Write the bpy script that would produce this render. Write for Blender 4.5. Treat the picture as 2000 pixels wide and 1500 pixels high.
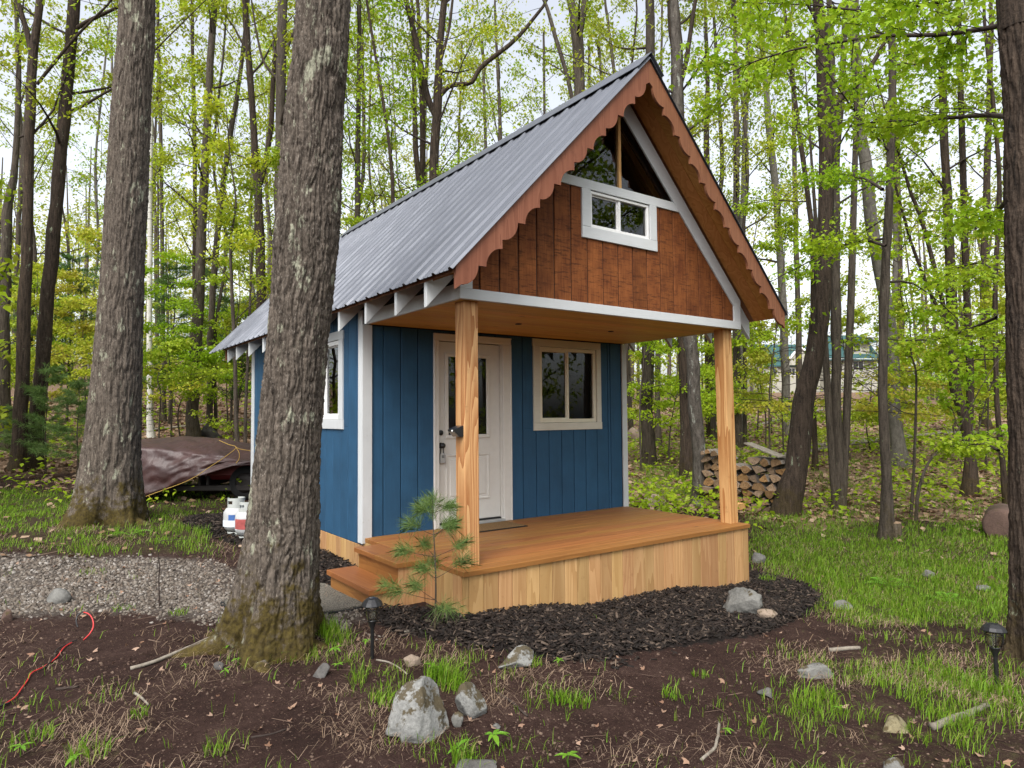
import bpy, bmesh, math, random, zlib
import numpy as np
from mathutils import Matrix, Vector

random.seed(11)
rng = np.random.default_rng(11)
for o in list(bpy.data.objects):
    bpy.data.objects.remove(o)
scene = bpy.context.scene
COL = scene.collection

# ------------------------------------------------------------------ camera
CAM = np.array([-2.8176, -4.5876, 1.217])
YAW, PITCH, ROLL, FPX = 0.629, 0.0468, -0.0085, 1313.6
FW = np.array([math.sin(YAW) * math.cos(PITCH), math.cos(YAW) * math.cos(PITCH), math.sin(PITCH)])
_rt = np.array([math.cos(YAW), -math.sin(YAW), 0.0])
_up = np.cross(_rt, FW)
RT = _rt * math.cos(ROLL) + _up * math.sin(ROLL)
UP = -_rt * math.sin(ROLL) + _up * math.cos(ROLL)
cam_data = bpy.data.cameras.new('camera')
cam_data.sensor_fit = 'HORIZONTAL'
cam_data.sensor_width = 36.0
cam_data.lens = FPX / 2000 * 36
cam_data.clip_start = 0.05
cam_data.clip_end = 900
cam = bpy.data.objects.new('camera', cam_data)
COL.objects.link(cam)
M = Matrix.Identity(4)
for i in range(3):
    M[i][0], M[i][1], M[i][2], M[i][3] = RT[i], UP[i], -FW[i], CAM[i]
cam.matrix_world = M
scene.camera = cam

# ------------------------------------------------------------------ sky and sun
TO_SUN = np.array([-0.62, -0.50, 1.05]); TO_SUN /= np.linalg.norm(TO_SUN)
world = bpy.data.worlds.new('World')
scene.world = world
world.use_nodes = True
wn = world.node_tree
wn.nodes.clear()
wo = wn.nodes.new('ShaderNodeOutputWorld')
bg = wn.nodes.new('ShaderNodeBackground')
sky = wn.nodes.new('ShaderNodeTexSky')
sky.sky_type = 'NISHITA'
sky.sun_disc = False
sky.sun_elevation = math.asin(TO_SUN[2])
sky.sun_rotation = math.atan2(TO_SUN[0], TO_SUN[1])
sky.air_density = 1.0
sky.dust_density = 4.0
sky.ozone_density = 1.5
hs = wn.nodes.new('ShaderNodeHueSaturation')
hs.inputs['Saturation'].default_value = 0.30      # thin even overcast: nearly white
wn.links.new(sky.outputs[0], hs.inputs['Color'])
wn.links.new(hs.outputs[0], bg.inputs[0])
bg.inputs[1].default_value = 0.15
wn.links.new(bg.outputs[0], wo.inputs[0])
sun_data = bpy.data.lights.new('sun', 'SUN')
sun_data.energy = 1.1
sun_data.angle = math.radians(28)
sun_data.color = (1.0, 0.965, 0.91)
sun = bpy.data.objects.new('sun', sun_data)
COL.objects.link(sun)
sun.rotation_euler = Vector(TO_SUN).to_track_quat('Z', 'Y').to_euler()

scene.view_settings.view_transform = 'Standard'
scene.view_settings.look = 'None'
scene.view_settings.exposure = 1.25
scene.view_settings.gamma = 1.0
scene.view_settings.use_curve_mapping = False
scene.render.engine = 'CYCLES'
cy = scene.cycles
cy.use_denoising = True
try:
    cy.denoiser = 'OPENIMAGEDENOISE'
    cy.denoising_prefilter = 'ACCURATE'
except Exception:
    pass
cy.max_bounces = 6
cy.diffuse_bounces = 3
cy.glossy_bounces = 3
cy.transmission_bounces = 5
cy.transparent_max_bounces = 6
cy.caustics_reflective = False
cy.caustics_refractive = False
cy.sample_clamp_indirect = 4.0
cy.use_light_tree = False
world.cycles.sampling_method = 'MANUAL'
world.cycles.sample_map_resolution = 512
scene.render.film_transparent = False

# ------------------------------------------------------------------ numeric helpers
def _hash(i, j, k, s):
    n = (i * 374761393 + j * 668265263 + k * 2147483647 + s * 974711) & 0xFFFFFFFF
    n = ((n ^ (n >> 13)) * 1274126177) & 0xFFFFFFFF
    n = ((n ^ (n >> 15)) * 2246822519) & 0xFFFFFFFF
    return ((n ^ (n >> 16)) & 0xFFFFFF) / float(0xFFFFFF)

def vnoise(p, seed=0):
    p = np.asarray(p, float)
    f = np.floor(p)
    t = p - f
    t = t * t * (3 - 2 * t)
    i = f.astype(np.int64)
    out = 0
    for a in (0, 1):
        wa = t[:, 0] if a else 1 - t[:, 0]
        for b in (0, 1):
            wb = t[:, 1] if b else 1 - t[:, 1]
            for c in (0, 1):
                wc = t[:, 2] if c else 1 - t[:, 2]
                out = out + wa * wb * wc * _hash(i[:, 0] + a, i[:, 1] + b, i[:, 2] + c, seed)
    return out

def fbm(p, oct=4, seed=0):
    p = np.asarray(p, float)
    s, a, w = 0, 1.0, 0
    for o in range(oct):
        s = s + a * vnoise(p * 2 ** o, seed + o)
        w += a
        a *= 0.5
    return s / w

def fbm2(x, y, sc, oct=3, seed=0):
    return fbm(np.stack([x * sc, y * sc, np.zeros_like(x) + 0.37], 1), oct, seed)

def sstep(a, b, x):
    t = np.clip((x - a) / (b - a), 0, 1)
    return t * t * (3 - 2 * t)

def unit(v):
    v = np.asarray(v, float)
    return v / np.maximum(np.linalg.norm(v, axis=-1, keepdims=True), 1e-9)

# ------------------------------------------------------------------ terrain height
CTRL = np.array([
    (-2.8, -4.6, -.38), (-6, -4, -.36), (-1.3, 0, -.38), (0, -.1, -.385), (1.8, -.15, -.52), (3.7, -.1, -.665),
    (3.9, 1.8, -.66), (-.1, 2.3, -.34), (-.1, 3.1, -.31), (-.1, 5.9, -.24), (-1.8, 6.2, -.19), (.6, 8, -.2),
    (-6, 3, -.25), (1, -3, -.46), (2.5, -2.8, -.51), (5, -2, -.62), (7.5, 2.2, -.5), (8.5, -.8, -.48),
    (4, 8, -.3), (0, 12, -.1), (-4, 12, -.05), (6, 12, -.2), (10, 5, -.42), (12, -2, -.35), (-.5, 1.0, -.36),
    (2, 4, -.5), (-4, -1, -.37), (-8, 8, -.1), (5.5, 1, -.62), (4.6, -.6, -.65), (-10, -10, -.4), (8, -10, -.45)])
MOUNDS = [(-1.30, .55, .07, .42), (-1.75, 6.35, .08, .6), (2.75, -2.75, .05, .35)]     # soil heaped round the big trunks
FH = np.array([math.sin(YAW), math.cos(YAW)])
RH = np.array([math.cos(YAW), -math.sin(YAW)])

def hgt(x, y, fine=True):
    x = np.atleast_1d(np.asarray(x, float)); y = np.atleast_1d(np.asarray(y, float))
    d2 = (x[:, None] - CTRL[None, :, 0]) ** 2 + (y[:, None] - CTRL[None, :, 1]) ** 2
    w = 1.0 / (d2 + 0.35) ** 2
    z = (w * CTRL[None, :, 2]).sum(1) / w.sum(1)
    dx, dy = x - CAM[0], y - CAM[1]
    s = dx * FH[0] + dy * FH[1]
    l = dx * RH[0] + dy * RH[1]
    t = l / np.maximum(np.abs(s), 4.0)
    k = 0.115 + (0.058 - 0.115) * sstep(-0.35, 0.25, t)
    sc = np.minimum(s, 110.0)
    z = z + k * np.log1p(np.exp(np.clip((sc - 13.5) / 1.5, -30, 80))) * 1.5
    for mx, my, ma, ms in MOUNDS:
        z = z + ma * np.exp(-((x - mx) ** 2 + (y - my) ** 2) / (2 * ms * ms))
    if fine:
        far = sstep(10, 22, np.hypot(dx, dy))
        z = z + (fbm2(x, y, 0.9, 3, 5) - .5) * (.05 + .30 * far) + (fbm2(x, y, 4.0, 2, 9) - .5) * .025
    return z

def ray(px, py):
    v = FW * FPX + RT * (px - 1000) + UP * (750 - py)
    return v / np.linalg.norm(v)

def at(px, py):
    """where the sight line through a photo pixel meets the ground"""
    v = ray(px, py)
    t = np.geomspace(1.0, 160, 500)
    p = CAM + t[:, None] * v
    g = p[:, 2] - hgt(p[:, 0], p[:, 1])
    i = np.argmax(g < 0)
    if g[i] >= 0:
        i = len(t) - 1
    a, b = t[max(i - 1, 0)], t[i]
    for _ in range(18):
        m = .5 * (a + b)
        q = CAM + m * v
        if q[2] - hgt(q[0], q[1])[0] < 0: b = m
        else: a = m
    return CAM + b * v

def dep(px, py, D):
    v = ray(px, py)
    return CAM + v * (D / (v @ FW))

def depth_of(p):
    return float((np.asarray(p) - CAM) @ FW)

def screen(P):
    v = np.asarray(P) - CAM
    d = v @ FW
    dd = np.where(np.abs(d) < 1e-3, 1e-3, d)
    return 1000 + FPX * (v @ RT) / dd, 750 - FPX * (v @ UP) / dd, d

def in_poly(x, y, poly):
    poly = np.asarray(poly)
    c = np.zeros(len(x), bool)
    j = len(poly) - 1
    for i in range(len(poly)):
        xi, yi = poly[i][:2]; xj, yj = poly[j][:2]
        k = ((yi > y) != (yj > y)) & (x < (xj - xi) * (y - yi) / ((yj - yi) if abs(yj - yi) > 1e-9 else 1e-9) + xi)
        c ^= k
        j = i
    return c

def zone(pts):
    return np.array([at(*p)[:2] for p in pts])

# ------------------------------------------------------------------ object helpers
def link(o, parent=None):
    COL.objects.link(o)
    if parent is not None:
        o.parent = parent
    return o

def wloc(o):
    v = np.zeros(3)
    while o is not None:
        v += np.array(o.location); o = o.parent
    return v

def tag(o, label=None, cat=None, group=None, kind=None):
    if label: o['label'] = label
    if cat: o['category'] = cat
    if group: o['group'] = group
    if kind: o['kind'] = kind
    return o

def empty(name, loc=(0, 0, 0), parent=None):
    o = bpy.data.objects.new(name, None)
    o.empty_display_size = 0.2
    link(o, parent)
    o.location = np.asarray(loc, float) - (wloc(parent) if parent is not None else 0)
    return o

def np_mesh(name, verts, groups, mats, smooth=False):
    """groups: list of (faces (F,k) int array, material index)"""
    me = bpy.data.meshes.new(name)
    verts = np.asarray(verts, np.float32)
    me.vertices.add(len(verts))
    me.vertices.foreach_set('co', verts.ravel())
    groups = [(np.asarray(f, np.int32), m) for f, m in groups if len(f)]
    loops = np.concatenate([f.ravel() for f, m in groups])
    sizes = np.concatenate([np.full(len(f), f.shape[1], np.int32) for f, m in groups])
    mi = np.concatenate([np.full(len(f), m, np.int32) for f, m in groups])
    starts = np.concatenate([[0], np.cumsum(sizes)[:-1]]).astype(np.int32)
    me.loops.add(len(loops))
    me.loops.foreach_set('vertex_index', loops)
    me.polygons.add(len(sizes))
    me.polygons.foreach_set('loop_start', starts)
    me.polygons.foreach_set('material_index', mi)
    if smooth:
        me.polygons.foreach_set('use_smooth', np.ones(len(sizes), bool))
    for m in (mats if isinstance(mats, (list, tuple)) else [mats]):
        me.materials.append(m)
    me.update(calc_edges=True)
    return me

def np_obj(name, verts, groups, mats, parent=None, smooth=False, loc=None):
    off = wloc(parent) if parent is not None else np.zeros(3)
    if loc is not None:
        off = np.asarray(loc, float)
    me = np_mesh(name, np.asarray(verts) - off, groups, mats, smooth)
    o = bpy.data.objects.new(name, me)
    link(o, parent)
    if loc is not None:
        o.location = off - (wloc(parent) if parent is not None else 0)
    return o

class MB:
    """collects solids (world coordinates) and links them as ONE mesh object"""
    def __init__(self):
        self.v = []; self.f = []; self.m = []
    def add(self, verts, faces, m=0):
        b = len(self.v)
        self.v += [tuple(map(float, q)) for q in verts]
        self.f += [tuple(b + i for i in f) for f in faces]
        self.m += [m] * len(faces)
        return self
    def box(self, x0, x1, y0, y1, z0, z1, c=0.0, m=0):
        mp = lambda s, z, d: (s, y1 - d, z)
        return self.slab([(x0, z0), (x1, z0), (x1, z1), (x0, z1)], 0, y1 - y0, c, mp, m)
    def slab(self, poly, d0, d1, c, mp, m=0):
        """convex polygon (s,z) pushed from depth d0 to d1 through the map mp(s,z,d), front edge chamfered by c"""
        a = sum(poly[i][0] * poly[(i + 1) % len(poly)][1] - poly[(i + 1) % len(poly)][0] * poly[i][1] for i in range(len(poly)))
        if a < 0: poly = poly[::-1]
        n = len(poly)
        rings = [(poly, d0), (poly, d1 - c), (inset(poly, c), d1)] if c > 0 else [(poly, d0), (poly, d1)]
        vs = [mp(s, z, d) for pl, d in rings for s, z in pl]
        fs = [tuple(range(n))[::-1]]
        for r in range(len(rings) - 1):
            for i in range(n):
                j = (i + 1) % n
                fs.append((r * n + i, r * n + j, (r + 1) * n + j, (r + 1) * n + i))
        k = (len(rings) - 1) * n
        fs.append(tuple(range(k, k + n)))
        return self.add(vs, fs, m)
    def lathe(self, prof, n=20, org=(0, 0, 0), m=0, cap=True, ax=None):
        """profile of (radius, height) turned about a vertical axis (or the frame ax)"""
        vs = []; fs = []
        for r, h in prof:
            for i in range(n):
                a = 2 * math.pi * i / n
                p = np.array([r * math.cos(a), r * math.sin(a), h])
                if ax is not None: p = ax @ p
                vs.append(np.asarray(org) + p)
        for k in range(len(prof) - 1):
            for i in range(n):
                j = (i + 1) % n
                fs.append((k * n + i, k * n + j, (k + 1) * n + j, (k + 1) * n + i))
        if cap:
            fs.append(tuple(range(n))[::-1])
            k = (len(prof) - 1) * n
            fs.append(tuple(range(k, k + n)))
        return self.add(vs, fs, m)
    def tube(self, path, rad, n=8, m=0):
        V, F = tube(np.asarray(path, float), rad, n)
        self.add(V, F.tolist(), m)
        k = len(path)
        b = len(self.v) - k * n
        self.f += [tuple(range(b, b + n))[::-1], tuple(range(b + (k - 1) * n, b + k * n))]
        self.m += [m, m]
        return self
    def build(self, name, mats, parent=None, smooth=False, loc=None, fix=True):
        off = wloc(parent) if parent is not None else np.zeros(3)
        if loc is not None: off = np.asarray(loc, float)
        me = bpy.data.meshes.new(name)
        me.from_pydata([tuple(np.asarray(q) - off) for q in self.v], [], self.f)
        for mm in (mats if isinstance(mats, (list, tuple)) else [mats]):
            me.materials.append(mm)
        me.polygons.foreach_set('material_index', self.m)
        if fix:
            bm = bmesh.new(); bm.from_mesh(me)
            bmesh.ops.recalc_face_normals(bm, faces=bm.faces)
            bm.to_mesh(me); bm.free()
        if smooth:
            me.polygons.foreach_set('use_smooth', np.ones(len(me.polygons), bool))
        o = bpy.data.objects.new(name, me)
        link(o, parent)
        if loc is not None:
            o.location = off - (wloc(parent) if parent is not None else 0)
        return o

def inset(poly, c):
    n = len(poly); P = [np.array(p, float) for p in poly]; out = []
    for i in range(n):
        a, b, d = P[i - 1], P[i], P[(i + 1) % n]
        e1 = unit(b - a); e2 = unit(d - b)
        n1 = np.array([-e1[1], e1[0]]); n2 = np.array([-e2[1], e2[0]])
        den = 1 + n1 @ n2
        out.append(tuple(b + c * (n1 + n2) / max(den, .2)))
    return out

def tube(path, rad, n=8):
    path = np.asarray(path, float)
    rad = np.broadcast_to(np.asarray(rad, float), (len(path),))
    t = unit(np.gradient(path, axis=0))
    mean = unit(t.mean(0))
    ref = np.eye(3)[np.argmin(np.abs(mean))]
    u = unit(np.cross(t, ref)); w = np.cross(t, u)
    a = np.linspace(0, 2 * np.pi, n, endpoint=False)
    V = path[:, None, :] + rad[:, None, None] * (np.cos(a)[None, :, None] * u[:, None, :] + np.sin(a)[None, :, None] * w[:, None, :])
    i = np.arange(len(path) - 1)[:, None] * n; j = np.arange(n)[None, :]
    k = (j + 1) % n
    F = np.stack([i + j, i + k, i + n + k, i + n + j], -1).reshape(-1, 4)
    return V.reshape(-1, 3), F

class Tubes:
    def __init__(self): self.V = []; self.F = []; self.n = 0
    def add(self, path, rad, sides=5):
        V, F = tube(path, rad, sides)
        self.V.append(V); self.F.append(F + self.n); self.n += len(V)
    def obj(self, name, mat, parent=None, loc=None):
        if not self.V: return None
        return np_obj(name, np.concatenate(self.V), [(np.concatenate(self.F), 0)], mat, parent, True, loc)

def smooth_path(pts, n):
    """Catmull-Rom through pts (k,d), resampled to n points"""
    P = np.asarray(pts, float)
    if len(P) == 2:
        return P[0] + np.linspace(0, 1, n)[:, None] * (P[1] - P[0])
    Q = np.vstack([2 * P[0] - P[1], P, 2 * P[-1] - P[-2]])
    u = np.linspace(0, len(P) - 1 - 1e-9, n)
    i = u.astype(int); t = (u - i)[:, None]
    a, b, c, d = Q[i], Q[i + 1], Q[i + 2], Q[i + 3]
    return .5 * (2 * b + (c - a) * t + (2 * a - 5 * b + 4 * c - d) * t ** 2 + (3 * b - a - 3 * c + d) * t ** 3)

# ------------------------------------------------------------------ materials
def N(nt, typ, ins=None, **attrs):
    n = nt.nodes.new('ShaderNode' + typ)
    for k, v in attrs.items():
        setattr(n, k, v)
    for k, v in (ins or {}).items():
        s = n.inputs[k]
        if isinstance(v, bpy.types.NodeSocket): nt.links.new(v, s)
        else: s.default_value = v
    return n

def C4(c): return (c[0], c[1], c[2], 1.0)

def new_mat(name, rough=0.6, spec=0.3):
    m = bpy.data.materials.new(name)
    m.use_nodes = True
    nt = m.node_tree
    b = nt.nodes['Principled BSDF']
    b.inputs['Roughness'].default_value = rough
    b.inputs['Specular IOR Level'].default_value = spec
    return m, nt, b

def ramp(nt, fac, stops, interp='LINEAR'):
    r = N(nt, 'ValToRGB', {'Fac': fac})
    r.color_ramp.interpolation = interp
    e = r.color_ramp.elements
    while len(e) < len(stops): e.new(0.5)
    for i, (p, c) in enumerate(stops):
        e[i].position = p; e[i].color = C4(c) if len(c) == 3 else c
    return r.outputs['Color']

def mix(nt, fac, a, b, mode='MIX'):
    n = N(nt, 'Mix', data_type='RGBA', blend_type=mode)
    for k, v in ((0, fac), (6, a), (7, b)):
        if isinstance(v, bpy.types.NodeSocket): nt.links.new(v, n.inputs[k])
        else: n.inputs[k].default_value = v if k == 0 else (C4(v) if len(v) == 3 else v)
    return n.outputs[2]

def math_(nt, op, a, b=0.0, clamp=False):
    n = N(nt, 'Math', operation=op, use_clamp=clamp)
    for k, v in ((0, a), (1, b)):
        if isinstance(v, bpy.types.NodeSocket): nt.links.new(v, n.inputs[k])
        else: n.inputs[k].default_value = v
    return n.outputs[0]

def maprange(nt, v, a, b, c=0.0, d=1.0):
    return N(nt, 'MapRange', {'Value': v, 'From Min': a, 'From Max': b, 'To Min': c, 'To Max': d}, interpolation_type='SMOOTHSTEP').outputs[0]

def coords(nt, scale=(1, 1, 1), rand=True):
    """object coordinates, shifted per object so that no two pieces carry the same figure"""
    tc = N(nt, 'TexCoord').outputs['Object']
    if rand:
        r = N(nt, 'ObjectInfo').outputs['Random']
        sh = N(nt, 'VectorMath', {0: (31.7, 17.3, 23.1)}, operation='SCALE')
        nt.links.new(r, sh.inputs['Scale'])
        tc = N(nt, 'VectorMath', {0: tc, 1: sh.outputs[0]}, operation='ADD').outputs[0]
    return N(nt, 'Mapping', {'Vector': tc, 'Scale': scale}).outputs[0]

def noise(nt, vec, scale, detail=4, rough=.55, dist=0.0, out='Fac'):
    n = N(nt, 'TexNoise', {'Vector': vec, 'Scale': scale, 'Detail': detail, 'Roughness': rough, 'Distortion': dist})
    return n.outputs[out]

def bump(nt, b, h, strength=.3, dist=.01):
    n = N(nt, 'Bump', {'Height': h, 'Strength': strength, 'Distance': dist})
    nt.links.new(n.outputs[0], b.inputs['Normal'])
    return n

def wood(name, dark, light, axis='Z', rough=.6, figure=9.0, tint=.16, knots=.5, knotcol=(.12, .05, .02), bumpy=.25, ringscale=26, spec=.25):
    m, nt, b = new_mat(name, rough, spec)
    k = .07
    sc = {'X': (k, 1, 1), 'Y': (1, k, 1), 'Z': (1, 1, k)}[axis]
    v = coords(nt, sc)
    warp = noise(nt, v, 5, 3, .5, 0, 'Color')
    vv = N(nt, 'VectorMath', {0: warp}, operation='SCALE'); vv.inputs['Scale'].default_value = .09
    v2 = N(nt, 'VectorMath', {0: v, 1: vv.outputs[0]}, operation='ADD').outputs[0]
    ring = noise(nt, v2, figure, 2, .4, .3)
    saw = math_(nt, 'FRACT', math_(nt, 'MULTIPLY', ring, ringscale * .5))
    grain = noise(nt, v, 90, 4, .6)
    f = math_(nt, 'ADD', math_(nt, 'MULTIPLY', saw, .62), math_(nt, 'MULTIPLY', grain, .42))
    col = ramp(nt, f, [(.2, light), (.95, dark)])
    big = noise(nt, v, 2.2, 3)
    col = mix(nt, maprange(nt, big, .35, .75, 0, .5), col, dark)
    scuff = noise(nt, coords(nt), 9, 6, .7)
    col = mix(nt, maprange(nt, scuff, .58, .74, 0, .35), col, tuple(x * .55 for x in dark))
    if knots > 0:
        ks = {'X': (.35, 1, 1), 'Y': (1, .35, 1), 'Z': (1, 1, .35)}[axis]
        kv = coords(nt, ks)
        vo = N(nt, 'TexVoronoi', {'Vector': kv, 'Scale': 7.0, 'Randomness': 1.0})
        few = N(nt, 'SeparateColor', {0: vo.outputs['Color']}).outputs[0]
        kd = math_(nt, 'MULTIPLY', maprange(nt, vo.outputs['Distance'], .14, .05), math_(nt, 'GREATER_THAN', few, 1 - knots * .5))
        col = mix(nt, math_(nt, 'MULTIPLY', kd, .85), col, knotcol)
    r = N(nt, 'ObjectInfo').outputs['Random']
    hsv = N(nt, 'HueSaturation', {'Color': col, 'Value': maprange(nt, r, 0, 1, 1 - tint, 1 + tint * .7),
                                 'Hue': maprange(nt, math_(nt, 'FRACT', math_(nt, 'MULTIPLY', r, 7.3)), 0, 1, .492, .508)})
    nt.links.new(hsv.outputs[0], b.inputs['Base Color'])
    bump(nt, b, f, bumpy, .004)
    return m

def paint(name, col, axis='Z', rough=.55, var=.12, grain=.2, dirt=None, tint=.05):
    m, nt, b = new_mat(name, rough, .3)
    sc = {'X': (.06, 1, 1), 'Y': (1, .06, 1), 'Z': (1, 1, .06)}[axis]
    v = coords(nt, sc)
    g = noise(nt, v, 70, 5, .65)
    v1 = coords(nt)
    blot = noise(nt, v1, 3.5, 4)
    c2 = tuple(x * (1 - var * 1.6) for x in col)
    c3 = tuple(min(1, x * (1 + var)) for x in col)
    c = ramp(nt, math_(nt, 'ADD', math_(nt, 'MULTIPLY', blot, .6), math_(nt, 'MULTIPLY', g, .4)), [(.3, c2), (.7, c3)])
    if dirt:
        sp = noise(nt, v1, 24, 4, .7)
        c = mix(nt, maprange(nt, sp, .62, .78, 0, .5), c, dirt)
    r = N(nt, 'ObjectInfo').outputs['Random']
    h = N(nt, 'HueSaturation', {'Color': c, 'Value': maprange(nt, r, 0, 1, 1 - tint, 1 + tint)})
    nt.links.new(h.outputs[0], b.inputs['Base Color'])
    bump(nt, b, g, grain, .003)
    return m

def plain(name, col, rough=.5, spec=.4, metal=0.0, bumpscale=0, bumps=.2, var=.1):
    m, nt, b = new_mat(name, rough, spec)
    v = coords(nt)
    n = noise(nt, v, 14, 4)
    c = ramp(nt, n, [(.3, tuple(x * (1 - var) for x in col)), (.7, tuple(min(1, x * (1 + var)) for x in col))])
    nt.links.new(c, b.inputs['Base Color'])
    b.inputs['Metallic'].default_value = metal
    if bumpscale:
        bump(nt, b, noise(nt, v, bumpscale, 4), bumps, .01)
    return m

def leaf_mat(name, cols, trans=.45, rough=.5, hue=.012, val=.18, spec=.25):
    """leaf blades: colour differs from leaf to leaf, light shines through"""
    m = bpy.data.materials.new(name); m.use_nodes = True
    nt = m.node_tree; nt.nodes.clear()
    out = N(nt, 'OutputMaterial')
    rpi = N(nt, 'NewGeometry').outputs['Random Per Island']
    st = [(i / max(len(cols) - 1, 1), c) for i, c in enumerate(cols)]
    c = ramp(nt, rpi, st)
    r = N(nt, 'ObjectInfo').outputs['Random']
    h = N(nt, 'HueSaturation', {'Color': c, 'Value': maprange(nt, r, 0, 1, 1 - val, 1 + val),
          'Hue': maprange(nt, math_(nt, 'FRACT', math_(nt, 'MULTIPLY', r, 5.1)), 0, 1, .5 - hue, .5 + hue)}).outputs[0]
    d = N(nt, 'BsdfPrincipled', {'Base Color': h, 'Roughness': rough, 'Specular IOR Level': spec})
    t = N(nt, 'BsdfTranslucent', {'Color': h})
    mx = N(nt, 'MixShader', {0: trans, 1: d.outputs[0], 2: t.outputs[0]})
    nt.links.new(mx.outputs[0], out.inputs[0])
    return m

def bark_mat(name, dark, light, vs=.16, scale=26, lichen=.0, moss=0.0, lichcol=(.36, .40, .27), strength=.8, dist=.03, tint=.12, birch=False, fleck=False):
    m, nt, b = new_mat(name, .9, .15)
    tc = N(nt, 'TexCoord').outputs['Object']
    r = N(nt, 'ObjectInfo').outputs['Random']
    v = coords(nt, (1, 1, vs))
    n1 = noise(nt, v, scale, 5, .62, .4)
    n2 = noise(nt, coords(nt), 42, 5, .7)
    f = math_(nt, 'ADD', math_(nt, 'MULTIPLY', n1, .65), math_(nt, 'MULTIPLY', n2, .35))
    c = ramp(nt, f, [(.36, dark), (.62, light)])
    if fleck:
        fl = noise(nt, coords(nt, (1, 1, .35)), 95, 4, .75)
        c = mix(nt, maprange(nt, fl, .56, .68, 0, .7), c, (.31, .275, .235))
    if birch:
        vb = coords(nt, (1, 1, 9))
        nb = noise(nt, vb, 3.0, 3, .6)
        c = mix(nt, maprange(nt, nb, .60, .66, 0, .9), c, (.05, .045, .04))
    if lichen > 0:
        nl = noise(nt, coords(nt, (1, 1, .38)), 7.5, 6, .74)
        c = mix(nt, maprange(nt, nl, .66 - lichen * .12, .72 - lichen * .12, 0, .75), c, lichcol)
    if moss > 0:
        z = N(nt, 'SeparateXYZ', {0: tc}).outputs[2]
        nm = noise(nt, coords(nt), 7, 5, .7)
        g = math_(nt, 'SUBTRACT', math_(nt, 'ADD', nm, .13), math_(nt, 'MULTIPLY', z, .40))
        mc = ramp(nt, noise(nt, coords(nt), 30, 4, .7), [(.35, (.030, .021, .007)), (.65, (.080, .060, .014))])
        c = mix(nt, maprange(nt, g, .42, .58, 0, moss), c, mc)
    h = N(nt, 'HueSaturation', {'Color': c, 'Value': maprange(nt, r, 0, 1, 1 - tint, 1 + tint)})
    nt.links.new(h.outputs[0], b.inputs['Base Color'])
    bump(nt, b, f, strength, dist)
    return m

def glass_mat(name, tint=(.9, .93, .93), rough=0.0):
    m, nt, b = new_mat(name, rough, .5)
    b.inputs['Base Color'].default_value = C4(tint)
    b.inputs['Transmission Weight'].default_value = 1.0
    b.inputs['IOR'].default_value = 1.36
    return m

MT = {}
MT['blue'] = paint('blue_paint', (.021, .077, .152), 'Z', .62, .16, .3)
MT['blue_back'] = plain('blue_groove', (.007, .024, .05), .9)
MT['white'] = paint('white_trim_paint', (.56, .58, .59), 'X', .55, .06, .25, (.40, .38, .33))
MT['whitez'] = paint('white_trim_paint_upright', (.56, .58, .59), 'Z', .55, .06, .25, (.40, .38, .33))
MT['door'] = plain('white_door_enamel', (.64, .62, .58), .4, .4, 0, 0, .2, .03)
MT['vinyl'] = plain('white_vinyl', (.78, .78, .77), .35, .4, 0, 0, .2, .02)
MT['vinyl_cream'] = plain('cream_vinyl', (.70, .66, .53), .4, .4, 0, 0, .2, .02)
MT['trim_cream'] = paint('cream_trim_paint', (.62, .60, .52), 'X', .55, .08, .25, (.38, .35, .28))
MT['post'] = wood('pine_post', (.30, .115, .028), (.62, .385, .165), 'Z', .6, 4.2, .04, .75, (.22, .07, .025), .3, 34)
MT['deck'] = wood('stained_deck', (.20, .080, .020), (.31, .135, .036), 'X', .55, 5, .10, .5, (.09, .03, .01), .15, 14, .35)
MT['step'] = wood('stained_step', (.21, .075, .022), (.31, .125, .035), 'Y', .5, 6, .08, .3, (.09, .03, .01), .15, 14, .35)
MT['skirt'] = wood('cedar_skirt', (.33, .175, .068), (.47, .285, .130), 'Z', .65, 6, .16, .6, (.22, .095, .04), .2, 18)
MT['ceil'] = wood('pine_ceiling', (.58, .30, .070), (.74, .44, .12), 'X', .55, 6, .10, .45, (.14, .05, .02), .12, 16)
MT['soffit'] = wood('pine_soffit', (.33, .14, .03), (.48, .23, .06), 'Z', .55, 6, .10, .6, (.12, .045, .02), .12, 16)
MT['barge'] = wood('red_stained_plywood', (.165, .060, .032), (.255, .105, .058), 'Z', .6, 10, .04, .2, (.13, .04, .02), .15, 14)
MT['stud'] = wood('inside_lumber', (.50, .26, .09), (.66, .40, .17), 'Z', .6, 7, .1, .3)
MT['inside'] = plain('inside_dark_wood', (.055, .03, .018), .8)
MT['dark'] = plain('dark_gap', (.012, .012, .014), .9)
MT['glass'] = glass_mat('window_glass')
MT['black'] = plain('black_plastic', (.012, .012, .013), .35, .5)
MT['blackmetal'] = plain('black_metal', (.02, .02, .022), .4, .5, .3)
MT['grey'] = plain('grey_plastic', (.32, .32, .31), .5)

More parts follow.
